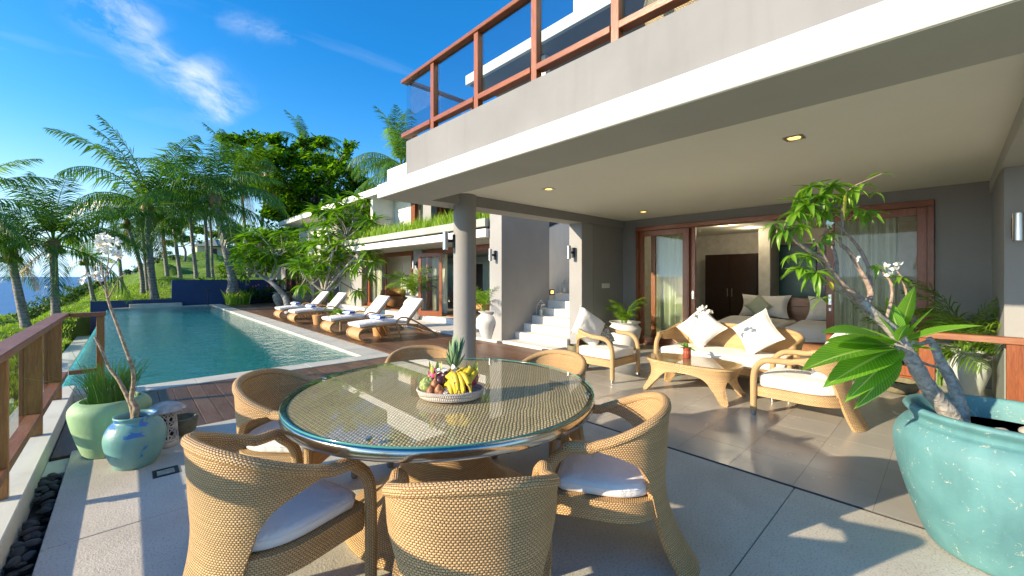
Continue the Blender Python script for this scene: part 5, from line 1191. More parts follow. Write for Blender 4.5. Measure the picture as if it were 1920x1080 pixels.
# shrubs on the edge of the lawn
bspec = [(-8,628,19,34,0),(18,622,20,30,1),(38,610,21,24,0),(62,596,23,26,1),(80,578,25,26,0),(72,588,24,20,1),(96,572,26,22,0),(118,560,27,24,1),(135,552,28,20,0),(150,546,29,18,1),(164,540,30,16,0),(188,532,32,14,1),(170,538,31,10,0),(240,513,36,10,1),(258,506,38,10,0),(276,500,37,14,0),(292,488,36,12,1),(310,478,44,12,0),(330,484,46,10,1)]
for k, (px, py_, d, rp, dk_) in enumerate(bspec):
    c = at(px, py_, d); r = rp*d/F; rnd = random.Random(50+k); m_ = MB(); n = 650
    TERR.append((c.x, c.y, c.z-r*.55))
    subs = [c+Vector((rnd.gauss(0,.45), rnd.gauss(0,.45), rnd.gauss(0,.28)))*r for _ in range(18)]
    for _ in range(n):
        p = rnd.choice(subs)+Vector((rnd.gauss(0,1), rnd.gauss(0,1), rnd.gauss(0,.8)))*r*.15; a = rnd.uniform(0, 6.28); el = rnd.uniform(-.4, 1.2); L_ = .15*rnd.uniform(.7, 1.4); dr = Vector((math.cos(a)*math.cos(el), math.sin(a)*math.cos(el), math.sin(el)))*L_; sd_ = dr.cross(Vector((0,0,1))+dr).normalized()*L_*.25; b = len(m_.v)
        m_.v += [p, p+dr*.5+sd_, p+dr, p+dr*.5-sd_]; m_.face((b, b+1, b+2, b+3))
    o = thing('shrub', '%s green shrub above the sea, %s' % (('bluish pale', 'dark')[dk_], ['at the left picture edge','just right of the left picture edge','left of the leftmost palm trunk','right of the leftmost palm trunk','between the first two palm trunks, upper','between the first two palm trunks, lower','left of the straight palm trunk','right of the straight palm trunk','in the middle of the hedge row','in the upper hedge row','at the upper end of the hedge row','left of the small slender palm','behind the hedge end','on the ridge by the curved palm','on the ridge further right','on the ridge behind the tallest palm','on the ridge beside the tallest palm trunk','high on the hill left','high on the hill under the feathery tree'][k]), 'shrub', (c.x, c.y, c.z-r*.6), 'shrubs along the cliff edge')
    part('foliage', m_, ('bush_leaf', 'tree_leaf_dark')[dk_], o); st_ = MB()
    for q in range(4): st_.tube([(c.x, c.y, c.z-r), tuple(subs[q])], [.03, .01], 4)
    part('stem', st_, 'tree_bark', o)
# far hut on the hill
h0 = at(402, 478, 62); hut = thing('garden_hut', 'small far beige hut with a low roof on the hill between the palms', 'hut', h0)
part('wall', bx(h0.x-2.2, h0.x+1.6, h0.y-1, h0.y+2, h0.z-1, h0.z+1.2, c=.02), 'beige_wall', hut); part('roof', MB().lathe([(3.2, 1.2), (.2, 2.4), (0, 2.45)], 4, h0), 'grey_pot', hut); part('window', bx(h0.x-.6, h0.x+.2, h0.y-1.05, h0.y-1.01, h0.z, h0.z+.9), 'dark_wood', hut)
TERR.append((h0.x, h0.y, h0.z-.3))

# ------------------------------------------------------------------ TERRAIN AND SEA
ctl = list(TERR)
for (px, py_, d) in ((0,640,14.5),(60,640,14.5),(110,640,15),(30,605,20),(130,600,18),(160,610,17.5),(140,575,23),(110,580,22),(200,535,30),(200,550,26),(250,515,35),(250,535,29),(300,500,36),(330,500,38),(360,495,42),(400,488,50),(430,485,52),(300,520,28),(350,515,32),(420,505,36),(470,515,34),(330,478,52),(380,472,60),(0,680,10),(90,670,12)): ctl.append(tuple(at(px, py_, d)))
for y in (0, 4, 8, 12, 16, 20, 24): ctl += [(-2.0, y, -1.25), (-2.6, y, -1.3)]
for x in (2, 6, 10, 16, 24): ctl += [(x, 29, .9 if x > 1.6 else .2), (x, 34, 1.4), (x, 42, 2.6)]
for x in (14, 20, 30, 40): ctl += [(x, 5, .5), (x, 15, 1.2), (x, 24, 1.6), (x, 60, 3.4)]
ctl += [(-6, 3, -1.5), (-10, 0, -2.5), (-5, -5, -1.4), (0, -10, -1), (15, -15, 0), (-8, 8, -1.7), (-14, 6, -4)]
# beyond the cliff edge
edge = [(-60,650,26),(0,612,26),(40,596,27),(80,572,29),(120,552,32),(160,537,35),(200,527,38),(240,512,42),(270,503,46),(300,490,54),(330,476,60),(380,466,70),(430,462,78),(520,462,88)]
for (px, py_, d) in edge:
    p = at(px, py_, d); 
    for k_, dz in ((1.12, -2.5), (1.3, -8), (1.7, -22), (2.4, -34)): q = at(px, 518, d*k_); ctl.append((q.x, q.y, p.z+dz))
    ctl.append((p.x, p.y, p.z-.1))
ctl += [(-20, 10, -9), (-30, 5, -20), (-25, 25, -22), (-18, 18, -9), (-14, 12, -5), (-12, 26, -9), (-16, 0, -6), (-30, -15, -16)]
C_ = np.array(ctl); XS = np.concatenate([np.arange(-60, -8, 2.0), np.arange(-8, 14, .55), np.arange(14, 110, 3.0)]); YS = np.concatenate([np.arange(-20, -2, 3.0), np.arange(-2, 40, .55), np.arange(40, 70, 1.5), np.arange(70, 140, 4.0)])
def hgt(x, y):
    w_ = 1/((C_[:, 0]-x)**2+(C_[:, 1]-y)**2+.25)**1.8; return float((w_*C_[:, 2]).sum()/w_.sum())
tm = MB(); rows = []
for x in XS:
    row = []
    for y in YS:
        z = hgt(x, y)
        if -1.45 < x < 12.5 and -4 < y < 26.9: z = min(z, -2.4)
        row.append(Vector((x, y, z)))
    rows.append(row)
tm.grid(rows); structure('lawn_terrain', tm, 'lawn', 180)
sm = MB(); sm.grid([[(-30000, -30000, -30), (-30000, 30000, -30)], [(30000, -30000, -30), (30000, 30000, -30)]]); structure('sea', sm, 'sea_water')
gr = random.Random(77); gm = MB(); cnt = 0
while cnt < 26000:
    px = gr.uniform(-20, 320); d = gr.uniform(8, 30); t_ = (px-960)/F; x = d*(t_*math.cos(TH)+math.sin(TH)); y = d*(-t_*math.sin(TH)+math.cos(TH))
    if -1.62 < x < 12 and y < 27.2: cnt += .2; continue
    z = hgt(x, y); h = gr.uniform(.04, .13); a = gr.uniform(0, 6.28); dx, dy = math.cos(a)*.02, math.sin(a)*.02; b = len(gm.v); gm.v += [Vector((x-dx, y-dy, z-.01)), Vector((x+dx, y+dy, z-.01)), Vector((x+gr.uniform(-.05,.05), y+gr.uniform(-.05,.05), z+h))]; gm.face((b, b+1, b+2)); cnt += 1
single('lawn_grass', gm, 'grass_blade', 'short green grass blades covering the sunny lawn slope', 'grass', kind='stuff')

# ------------------------------------------------------------------ POTS AND POTTED PLANTS
def pot(name, label, c, prof, mat, soil_r, soil_z, cat='pot', group=None, n=48, sx=1, sy=1, lip=None):
    t = thing(name, label, cat, c, group); part('vessel', MB().lathe(prof, n, c, sx, sy), mat, t, 50); part('soil', MB().lathe([(0, soil_z), (soil_r, soil_z)], 24, (c[0], c[1], c[2])), 'soil', t); return t
def sc_prof(p, s_): return [(a*s_, b*s_) for a, b in p]
def sprof(pts, n=5): return [(max(0, p.x), p.z) for p in smooth_path([(a, 0, b) for a, b in pts], n)]
# big teal pot, right foreground
BP_ = Vector((3.31, -.20, 0))
tp = pot('teal_pot', 'huge weathered teal glazed pot in the right foreground with a leaning plumeria', BP_, sprof([(.25, .0), (.30, .03), (.365, .20), (.415, .38), (.435, .52), (.428, .59), (.395, .645), (.37, .66)])+sprof([(.362, .665), (.368, .69), (.385, .712), (.393, .728), (.38, .742), (.352, .735), (.335, .68), (.32, .62), (.30, .58)]), 'teal_glaze', .33, .63, n=80)
for k in range(3): part('stone', MB().sphere((BP_.x-.1+.12*k, BP_.y+.12-.1*k, .635), .055, 10, 6, 1, .7, .4, .1, random.Random(k)), 'carved_stone', tp, 60)
# its plumeria
pl = thing('plumeria_tree', 'leaning plumeria with knobbly pale branches and large leaves in the teal pot', 'plumeria', (BP_.x, BP_.y, .56))
def W(px, py_, d): return at(px, py_, d)
def limb(pts, radii, mat='plumeria_bark', name='branch', parent=pl, n=12, knob=.05, seed=0):
    path = smooth_path([W(*p) for p in pts], 6); m = len(path); rr_ = [interp(k/(m-1), [i/(len(radii)-1) for i in range(len(radii))], radii) for k in range(m)]; rnd = random.Random(seed)
    rr_ = [r*(.66 if parent is pl else .8)*(1+rnd.uniform(-knob, knob)+(knob*1.4 if k % 5 == 0 else 0)) for k, r in enumerate(rr_)]
    return part(name, MB().tube(path, rr_, n), mat, parent, 70)
limb([(1806,815,2.20),(1775,770,2.20),(1738,722,2.19),(1706,668,2.18),(1676,622,2.17),(1640,590,2.17),(1616,562,2.17)], [.066,.062,.056,.050,.044,.037,.030], name='trunk', seed=1, knob=.06)
limb([(1808,812,2.26),(1800,760,2.30),(1785,715,2.33),(1765,680,2.35),(1752,650,2.36),(1742,634,2.36)], [.050,.046,.042,.036,.030,.022], name='trunk', seed=2)
limb([(1620,566,2.17),(1585,538,2.16),(1560,510,2.15),(1543,478,2.13),(1525,448,2.12)], [.026,.022,.018,.014,.010], 'twig_bark', seed=3)
limb([(1548,488,2.14),(1520,472,2.10),(1495,455,2.08),(1470,432,2.06),(1452,420,2.05)], [.014,.013,.011,.009,.008], 'twig_bark', seed=4)
limb([(1478,440,2.07),(1462,428,2.1),(1456,436,2.12)], [.008,.008,.006], 'twig_bark', seed=5)
limb([(1626,570,2.17),(1632,545,2.19),(1612,505,2.2),(1590,470,2.2),(1575,455,2.2),(1580,425,2.19),(1578,398,2.18),(1581,370,2.17)], [.024,.020,.016,.014,.013,.011,.009,.007], 'twig_bark', seed=6)
limb([(1632,548,2.19),(1630,510,2.24),(1618,478,2.27),(1602,455,2.27),(1585,435,2.26),(1568,420,2.25),(1555,405,2.24)], [.016,.015,.014,.012,.010,.009,.007], 'twig_bark', seed=7)
limb([(1570,520,2.15),(1568,490,2.2),(1562,465,2.22),(1545,445,2.22),(1552,425,2.2),(1560,398,2.2)], [.014,.013,.011,.010,.010,.008], 'twig_bark', seed=8)
limb([(1628,590,2.17),(1600,565,2.1),(1572,545,2.06),(1545,525,2.04),(1528,512,2.02)], [.012,.010,.009,.008,.006], 'bark_' if False else 'twig_bark', seed=9)
limb([(1660,605,2.17),(1672,560,2.22),(1670,530,2.25),(1655,510,2.27),(1642,498,2.28)], [.014,.012,.010,.008,.006], 'twig_bark', seed=10)
limb([(1706,668,2.18),(1735,682,2.22),(1762,690,2.3)], [.010,.010,.010], seed=11)
limb([(1700,660,2.17),(1690,655,2.12),(1680,652,2.08)], [.02,.02,.016], seed=12); limb([(1742,640,2.36),(1725,645,2.3),(1712,642,2.26)], [.018,.016,.014], seed=13)
lf = [leafmb(1, .30, .35, 9, .35).mesh('leaf', 'big_leaf', 80), leafmb(1, .27, .6, 9, .45).mesh('leaf', 'big_leaf', 80), leafmb(1, .33, .1, 9, .25).mesh('leaf', 'big_leaf', 80)]
def L3(b, t_, db, dt, k=0, roll=0, parent=pl):
    M_ = Matrix.Translation(-Vector((BP_.x, BP_.y, .56))) @ orient(None, W(b[0], b[1], db), W(t_[0], t_[1], dt), roll); return inst('leaf', lf[k % 3], parent, M_)
bigl = [((1668,645),(1552,590),2.10,1.92,0,.3),((1672,652),(1506,650),2.10,1.86,0,.2),((1674,648),(1548,632),2.10,1.98,2,.25),((1676,655),(1553,702),2.10,1.90,0,.5),((1680,664),(1626,768),2.10,1.98,1,.9),((1676,662),(1604,738),2.10,1.94,1,.7),
        ((1698,640),(1832,592),2.24,2.02,0,-.4),((1700,632),(1748,572),2.24,2.10,2,-.5),((1690,618),(1712,533),2.24,2.12,2,-.2),((1700,648),(1758,655),2.24,2.14,2,-.3),((1680,640),(1642,560),2.12,2.16,1,.2),((1688,632),(1664,555),2.14,2.24,2,.1),((1690,655),(1655,705),2.10,2.02,1,.5),((1684,640),(1700,590),2.1,2.0,1,0),((1676,640),(1610,610),2.1,2.2,2,.1)]
for b, t_, db, dt, k, rl_ in bigl: L3(b, t_, db, dt, k, rl_)
lf_small = [leafmb(1, .24, .9, 6, .5).mesh('leaf', 'plumeria_leaf', 80), leafmb(1, .30, 1.2, 6, .6).mesh('leaf', 'plumeria_leaf', 80), leafmb(1, .20, .3, 6, .4).mesh('leaf', 'plumeria_leaf', 80)]
rn = random.Random(12)
def rosette(c, n, L_, parent, org, meshes, rnd, el0=-.3, el1=.9, name='leaf', axis=None):
    a0 = rnd.uniform(0, 6.28)
    for k in range(n):
        a = a0+k*2.399; el = rnd.uniform(el0, el1); d = Vector((math.cos(a)*math.cos(el), math.sin(a)*math.cos(el), math.sin(el))); 
        if axis is not None: d = (d+axis*.4).normalized()
        inst(name, rnd.choice(meshes), parent, Matrix.Translation(-Vector(org)) @ orient(None, c, c+d*L_*rnd.uniform(.7, 1.2), rnd.uniform(-.4, .4)))
tips = [(1456,420,2.05,6,.10),(1470,432,2.06,5,.12),(1500,425,2.08,7,.13),(1490,400,2.1,7,.14),(1515,385,2.1,9,.15),(1540,370,2.1,9,.15),(1560,350,2.1,9,.15),(1520,350,2.14,8,.15),(1581,368,2.17,9,.14),(1600,392,2.2,6,.13),(1545,395,2.16,9,.14),(1500,375,2.14,8,.15),(1625,395,2.22,5,.14),(1528,512,2.02,10,.15),(1500,505,2.06,7,.14),(1515,480,2.1,8,.13),(1540,560,2.04,4,.12),(1555,440,2.15,7,.10),(1535,455,2.13,6,.11),(1482,480,2.08,5,.12),(1642,498,2.28,5,.09),(1690,520,2.25,7,.10),(1600,355,2.1,6,.13)]
for (px, py_, d, n, L_) in tips: rosette(W(px, py_, d), int(n*1.45), L_*.76, pl, (BP_.x, BP_.y, .56), lf_small, rn, -.9, .5)
limb([(1581,368,2.17),(1600,350,2.12),(1625,338,2.08),(1655,325,2.05)], [.004,.004,.003,.002], 'twig_bark', seed=14); limb([(1690,600,2.22),(1700,560,2.24),(1692,525,2.25),(1680,505,2.26)], [.010,.008,.007,.005], 'twig_bark', seed=15)
for q in ((1620,345,2.09),(1652,325,2.05),(1640,362,2.1)): rosette(W(*q), 2, .08, pl, (BP_.x, BP_.y, .56), lf_small, rn, -.4, .3)
inst('leaf', leafmb(1, .22, .1, 6).mesh('leaf', 'yellow_leaf', 80), pl, Matrix.Translation(-Vector((BP_.x, BP_.y, .56))) @ orient(None, W(1588,360,2.08), W(1580,412,2.06), 1.2), label='yellow hanging leaf near the top')
inst('leaf', leafmb(1, .5, .1, 6).mesh('leaf', 'yellow_leaf', 80), pl, Matrix.Translation(-Vector((BP_.x, BP_.y, .56))) @ orient(None, W(1555,528,2.03), W(1562,545,2.03), .4), label='small yellow leaf low on the branches')
for k, q in enumerate(((1606,484,2.2),(1553,422,2.12),(1660,500,2.26),(1678,505,2.25),(1685,496,2.27),(1668,515,2.24))): flower(pl, W(*q), .027, random.Random(30+k))

# left group: green pot, blue pot, lantern, stone bowl, floor light
gp = Vector((-.10, 4.76, 0)); 
tg = pot('green_pot', 'large pale green clay pot with rush grass beside the handrail', gp, sprof([(.155, 0), (.17, .02), (.215, .16), (.25, .31), (.253, .38), (.225, .425), (.20, .44)])+[(.185, .442), (.178, .42), (.18, .37)], 'mint_glaze', .185, .375, n=64)
rr = random.Random(8); rb = MB()
def rush(n, c, r_, h0, h1, lean, rnd):
    m_ = MB()
    for _ in range(n):
        a = rnd.uniform(0, 6.28); q = r_*math.sqrt(rnd.random()); p = c+Vector((math.cos(a)*q, math.sin(a)*q, 0)); h = rnd.uniform(h0, h1); l_ = rnd.uniform(0, lean); a2 = a+rnd.uniform(-.8, .8); d = Vector((math.cos(a2), math.sin(a2), 0))
        m_.tube([p, p+d*l_*h*.35+Vector((0,0,h*.55)), p+d*l_*h+Vector((0,0,h*(1-.25*l_)))], [.0022, .002, .001], 3, cap=False)
    return m_
gth = thing('rush_grass', 'upright green rush grass growing in the pale green pot', 'plant', gp+Vector((0,0,.38)))
part('stems', rush(380, gp+Vector((-.0,.0,.38)), .13, .18, .40, .45, rr), 'reed', gth, kind='stuff'); part('stray_stems', rush(22, gp+Vector((-.05,.0,.38)), .10, .3, .5, 1.5, rr), 'reed', gth, kind='stuff')
bpv = Vector((.045, 4.30, 0)); tb_ = pot('blue_pot', 'round turquoise pot with flaking blue paint in front of the green pot', bpv, sprof([(.112, 0), (.125, .012), (.163, .10), (.184, .19), (.183, .25), (.160, .31), (.128, .345)])+sprof([(.124, .35), (.127, .365), (.131, .378), (.124, .386), (.110, .375), (.106, .34), (.108, .30)], 3), 'blue_glaze', .112, .335, n=64)
for k in range(4): part('stone', MB().sphere((bpv.x-.05+.015*k, bpv.y-.04+.03*k, .345), .026, 8, 6, 1, .8, .5, .1, random.Random(k)), 'carved_stone', tb_, 60)
p2_ = thing('young_plumeria', 'thin bare plumeria with white blossoms growing from the blue pot', 'plumeria', (bpv.x, bpv.y, .34))
D0 = 3.16
def lb2(pts, rad, **k): return limb([(a, b, D0+c) for a, b, c in pts], rad, 'thin_bark', parent=p2_, **k)
lb2([(252,790,0),(249,760,0),(236,725,.0),(224,690,0),(208,640,0),(206,600,.0),(199,560,0),(197,545,0)][0:0] or [(252,792,0),(248,765,0),(238,742,0),(222,712,.02),(205,690,.03),(190,655,.05),(178,632,.06)], [.026,.022,.018,.015,.012,.011,.009], name='trunk', seed=1)
lb2([(252,792,0),(255,765,-.02),(247,748,-.02),(250,720,-.03),(248,690,-.03),(234,650,-.02),(218,605,0),(205,570,.0),(199,545,.0)], [.030,.024,.020,.016,.015,.013,.012,.011,.010], name='trunk', seed=2)
for pts in ([(199,548,0),(188,530,0),(180,522,0),(176,500,.02)],[(199,548,0),(198,520,0),(203,490,0),(203,465,0)],[(200,540,0),(192,510,-.02),(190,495,0),(196,482,.0)],[(200,548,0),(212,528,.02),(225,520,.02),(236,514,.0)],[(200,520,0),(210,500,0),(220,488,0),(221,475,0)],[(203,560,0),(216,535,-.03),(222,525,-.03)]): lb2(pts, [.007,.005,.0045,.003], seed=7)
fr3 = random.Random(40); k = 0
for (cx, cy, n, rx, ry) in ((203,462,17,24,14),(172,520,10,18,7),(226,482,2,4,4),(198,448,8,16,8)):
    for _ in range(n): flower(p2_, at(cx+fr3.uniform(-rx, rx), cy+fr3.uniform(-ry, ry), D0+fr3.uniform(-.08, .08)), .036, fr3); k += 1
gl_ = [leafmb(1, .3, .9, 5).mesh('leaf', 'plumeria_leaf', 80)]
for b, t_ in (((236,514),(246,530)),((212,528),(207,542)),((221,488),(228,500)),((192,495),(186,488)),((252,765),(268,756))): inst('leaf', gl_[0], p2_, Matrix.Translation(-Vector((bpv.x, bpv.y, .34))) @ orient(None, at(b[0], b[1], D0), at(t_[0], t_[1], D0), .5))
inst('leaf', leafmb(1, .5, .1, 4).mesh('leaf', 'yellow_leaf', 80), p2_, Matrix.Translation(-Vector((bpv.x, bpv.y, .34))) @ orient(None, at(204,492,D0), at(214,490,D0), 1), label='yellow leaf under the white blossoms')
# carved stone lantern
lc = Vector((.235, 4.60, 0)); lt = thing('stone_lantern', 'small pale carved stone lantern with mushroom cap behind the blue pot', 'stone lantern', lc)
part('foot', MB().lathe([(.085, 0), (.095, .015), (.09, .04), (.075, .05)], 28, lc), 'carved_stone', lt, 50)
part('body', MB().lathe([(.052, .05), (.050, .29)], 28, lc), 'soil', lt); 
cv = MB()
for k in range(9):
    a = 2*PI*k/9
    def q(a_, z): r_ = interp(z, [.05, .3], [.085, .066]); return lc+Vector((math.cos(a_)*r_, math.sin(a_)*r_, z))
    cv.tube([q(a, .05), q(a, .18), q(a, .295)], .0075, 5)
    for z0 in (.05, .11, .17, .23): cv.tube([q(a, z0), q(a+.35, z0+.03), q(a+.70, z0+.06)], .006, 4); cv.tube([q(a+.70, z0), q(a+.35, z0+.03), q(a, z0+.06)], .006, 4)
for z0 in (.055, .17, .29): cv.tube([q(2*PI*k/24, z0) for k in range(25)], .009, 5, cap=False)
part('fretwork', cv, 'carved_stone', lt, 60)
part('cap', MB().lathe([(.06, .295), (.135, .300), (.142, .31), (.12, .335), (.075, .36), (.04, .372), (.0, .378)], 32, lc), 'carved_stone', lt, 60)
sb = Vector((.36, 4.84, 0)); pot('stone_bowl', 'rough mossy stone bowl half hidden behind the carved lantern', sb, [(.07, 0), (.11, .03), (.125, .12), (.128, .155), (.105, .157), (.095, .12), (.03, .06), (0, .06)], 'stone_olive', .09, .11, 'bowl', n=20)
fl_ = G(311, 885); ft = thing('floor_light', 'square dark framed uplight set in the concrete by the blue pot', 'floor light', fl_)
part('frame', MB().box(fl_.x-.075, fl_.x+.075, fl_.y-.075, fl_.y-.05, -.01, .006, c=.002).box(fl_.x-.075, fl_.x+.075, fl_.y+.05, fl_.y+.075, -.01, .006, c=.002).box(fl_.x-.075, fl_.x-.05, fl_.y-.05, fl_.y+.05, -.01, .0055, c=.002).box(fl_.x+.05, fl_.x+.075, fl_.y-.05, fl_.y+.05, -.01, .0055, c=.002), 'dark_metal', ft)
part('lens', bx(fl_.x-.05, fl_.x+.05, fl_.y-.05, fl_.y+.05, .0005, .0025, c=0), 'carved_stone', ft); part('glass', bx(fl_.x-.05, fl_.x+.05, fl_.y-.05, fl_.y+.05, .003, .0045, c=0), 'clear_glass', ft)

# potted palms
AF = [frond_mesh('frond', 78, 10, n=26, lw=.022, ll=.34, droop=.4, mat='palm_leaf_bright', seed=31), frond_mesh('frond', 60, -25, n=26, lw=.022, ll=.34, droop=.5, mat='palm_leaf_bright', seed=32, az=15), frond_mesh('frond', 40, -40, n=24, lw=.022, ll=.32, droop=.6, mat='palm_leaf_bright', seed=33, az=-15), frond_mesh('frond', 65, -10, n=24, lw=.022, ll=.34, droop=.5, mat='palm_leaf', seed=34)]
def areca(c, L_, n, label, seed, group='potted feathery palms', sp=.08):
    c = Vector(c); rnd = random.Random(seed); t = thing('areca_palm', label, 'potted palm', c, group); sm_ = MB()
    for k in range(n):
        a = k*2.399; b_ = Vector((math.cos(a)*sp*rnd.random(), math.sin(a)*sp*rnd.random(), 0)); h = L_*rnd.uniform(.02, .25); sm_.tube([c+b_, c+b_+Vector((0,0,h+.03))], .008, 5)
        s_ = L_*rnd.uniform(.75, 1.1); inst('frond', AF[k % 4], t, loc=b_+Vector((0,0,h)), rot=(rnd.uniform(-.1,.1), rnd.uniform(-.1,.1), a), scale=(s_,)*3)
    part('stems', sm_, 'reed', t); return t
vase = sprof([(.11, 0), (.13, .02), (.20, .20), (.265, .36), (.27, .44), (.22, .52), (.16, .56), (.165, .59), (.215, .62), (.22, .635)])+[(.19, .635), (.15, .59), (.14, .55)]
wide = sprof([(.16, 0), (.19, .03), (.27, .20), (.31, .36), (.315, .42), (.27, .47), (.255, .50), (.30, .535), (.31, .545)])+[(.28, .545), (.235, .50), (.235, .46)]
c1 = Vector((7.25, 4.45, 0)); pot('white_pot', 'white round pot with flared rim in the corner behind the left armchair', c1, wide, 'white_pot', .24, .48, group='white garden pots'); areca(c1+Vector((0,0,.48)), .62, 15, 'bushy palm in the white pot in the corner behind the left armchair', 1)
c2 = G(912, 637, .0)+Vector((.12, .1, 0)); c2.z = .01; pot('white_pot', 'tall tapering white pot left of the grey pier by the steps', c2, sc_prof(vase, 1.0), 'white_pot', .14, .56, group='white garden pots'); areca(c2+Vector((-.05,.1,.56)), .85, 9, 'arching palm in the tall white pot left of the grey pier', 2, sp=.04)
c3 = Vector((7.15, YX(1815, 7.15), 0)); pot('white_pot', 'white urn shaped pot behind the glass rail on the right', c3, [(a*.66, b*.92) for a, b in vase], 'white_pot', .10, .52, group='white garden pots'); areca(c3+Vector((.0,.0,.52)), .95, 12, 'feathery palm in the white urn behind the right glass rail', 3, sp=.05)
c3b = Vector((7.6, YX(1760, 7.6), .0)); areca(c3b+Vector((0,0,.05)), 1.15, 8, 'darker feathery palm standing left of the white urn by the glass door', 13, sp=.06)
c4 = Vector((6.95, YX(776, 6.95), .01)); pot('white_pot', 'white tapering pot behind the nearest lounger by the narrow pier', c4, sc_prof(vase, 1.25), 'white_pot', .17, .69, group='white garden pots'); areca(c4+Vector((0,0,.69)), 1.25, 16, 'large bushy palm behind the nearest lounger in front of the butterfly picture', 4)
bush_l = [leafmb(1, .22, .9, 5, .4).mesh('leaf', 'plumeria_leaf', 80), leafmb(1, .2, .5, 5, .4).mesh('leaf', 'plumeria_leaf', 80)]
c5 = Vector((5.9, YX(566, 5.9), ZD)); pot('grey_pot', 'dark green grey wide pot near the far window with a bushy leafy plant', c5, sc_prof(wide, 1.35), 'grey_pot', .32, .66, group='dark far pots'); t5 = thing('leafy_plant', 'bushy long leaved plant in the far grey pot nearer the window', 'potted plant', c5+Vector((0,0,.65)))
st5 = MB(); r5 = random.Random(5)
for k in range(8):
    a = k*2.4; e = Vector((math.cos(a)*.45*r5.random(), math.sin(a)*.45*r5.random(), r5.uniform(.35, 1.3))); st5.tube([c5+Vector((0,0,.6)), c5+Vector((0,0,.65))+e*.6, c5+Vector((0,0,.65))+e], [.03,.02,.015], 5); rosette(c5+Vector((0,0,.65))+e, 11, .42, t5, c5+Vector((0,0,.65)), bush_l, r5)
part('stems', st5, 'thin_bark', t5)
c6 = Vector((5.5, YX(514, 5.5)-1.5, ZD)); pot('grey_pot', 'dark grey bowl shaped pot farthest away beside the planting bed', c6, sc_prof(wide, 1.3), 'grey_pot', .30, .63, group='dark far pots'); t6 = thing('small_plumeria', 'small sprouting plumeria in the farthest grey pot', 'potted plant', c6+Vector((0,0,.62)))
part('stem', MB().tube([c6+Vector((0,0,.6)), c6+Vector((.02,0,1.3))], [.04,.025], 6), 'thin_bark', t6); rosette(c6+Vector((.02,0,1.3)), 14, .5, t6, c6+Vector((0,0,.62)), bush_l, random.Random(6), -.5, .8)
sbw = G(1078, 664); pot('stone_bowl', 'small round stone bowl at the foot of the pier right of the steps', sbw, [(.09, 0), (.125, .03), (.14, .12), (.14, .17), (.11, .17), (.095, .1), (0, .08)], 'stone_olive', .1, .13, 'bowl', n=24)
sb2 = G(1683, 738); sb2.x += .1; pot('stone_bowl', 'shallow tan stone bowl on the tiles before the right glass door', sb2, [(.10, 0), (.17, .03), (.20, .10), (.20, .15), (.16, .15), (.13, .09), (0, .06)], 'stone_olive', .14, .10, 'bowl', n=24, sx=1.25)
tr_ = thing('stone_trough', 'long rough stone trough on the floor under the white urn', 'trough', (6.6, YX(1835, 6.6), 0)); part('block', bx(6.42, 6.62, YX(1885, 6.5)+.02, YX(1800, 6.5), .002, .14, c=.03), 'stone_olive', tr_)

# right glass balustrade beside the big pot
rb_ = thing('glass_balustrade', 'low red wooden balustrade with glass panel behind the teal pot', 'railing', (6.18, -.1, 0))
y1, y2 = YX(1738, 6.18), YX(1905, 6.18)
for yy, nm in ((y1, 'post'), (y2, 'post')): part(nm, bx(6.15, 6.22, yy-.06, yy+.06, 0, .80, c=.004), 'red_wood', rb_)
part('top_rail', bx(6.13, 6.24, y2-.05, y1+.075, .802, .865, c=.005), 'rail_wood', rb_); part('glass_panel', bx(6.18, 6.19, y2+.062, y1-.062, .08, .798, c=0), 'clear_glass', rb_); part('bottom_rail', bx(6.15, 6.21, y2+.062, y1-.062, .02, .075, c=.003), 'red_wood', rb_)

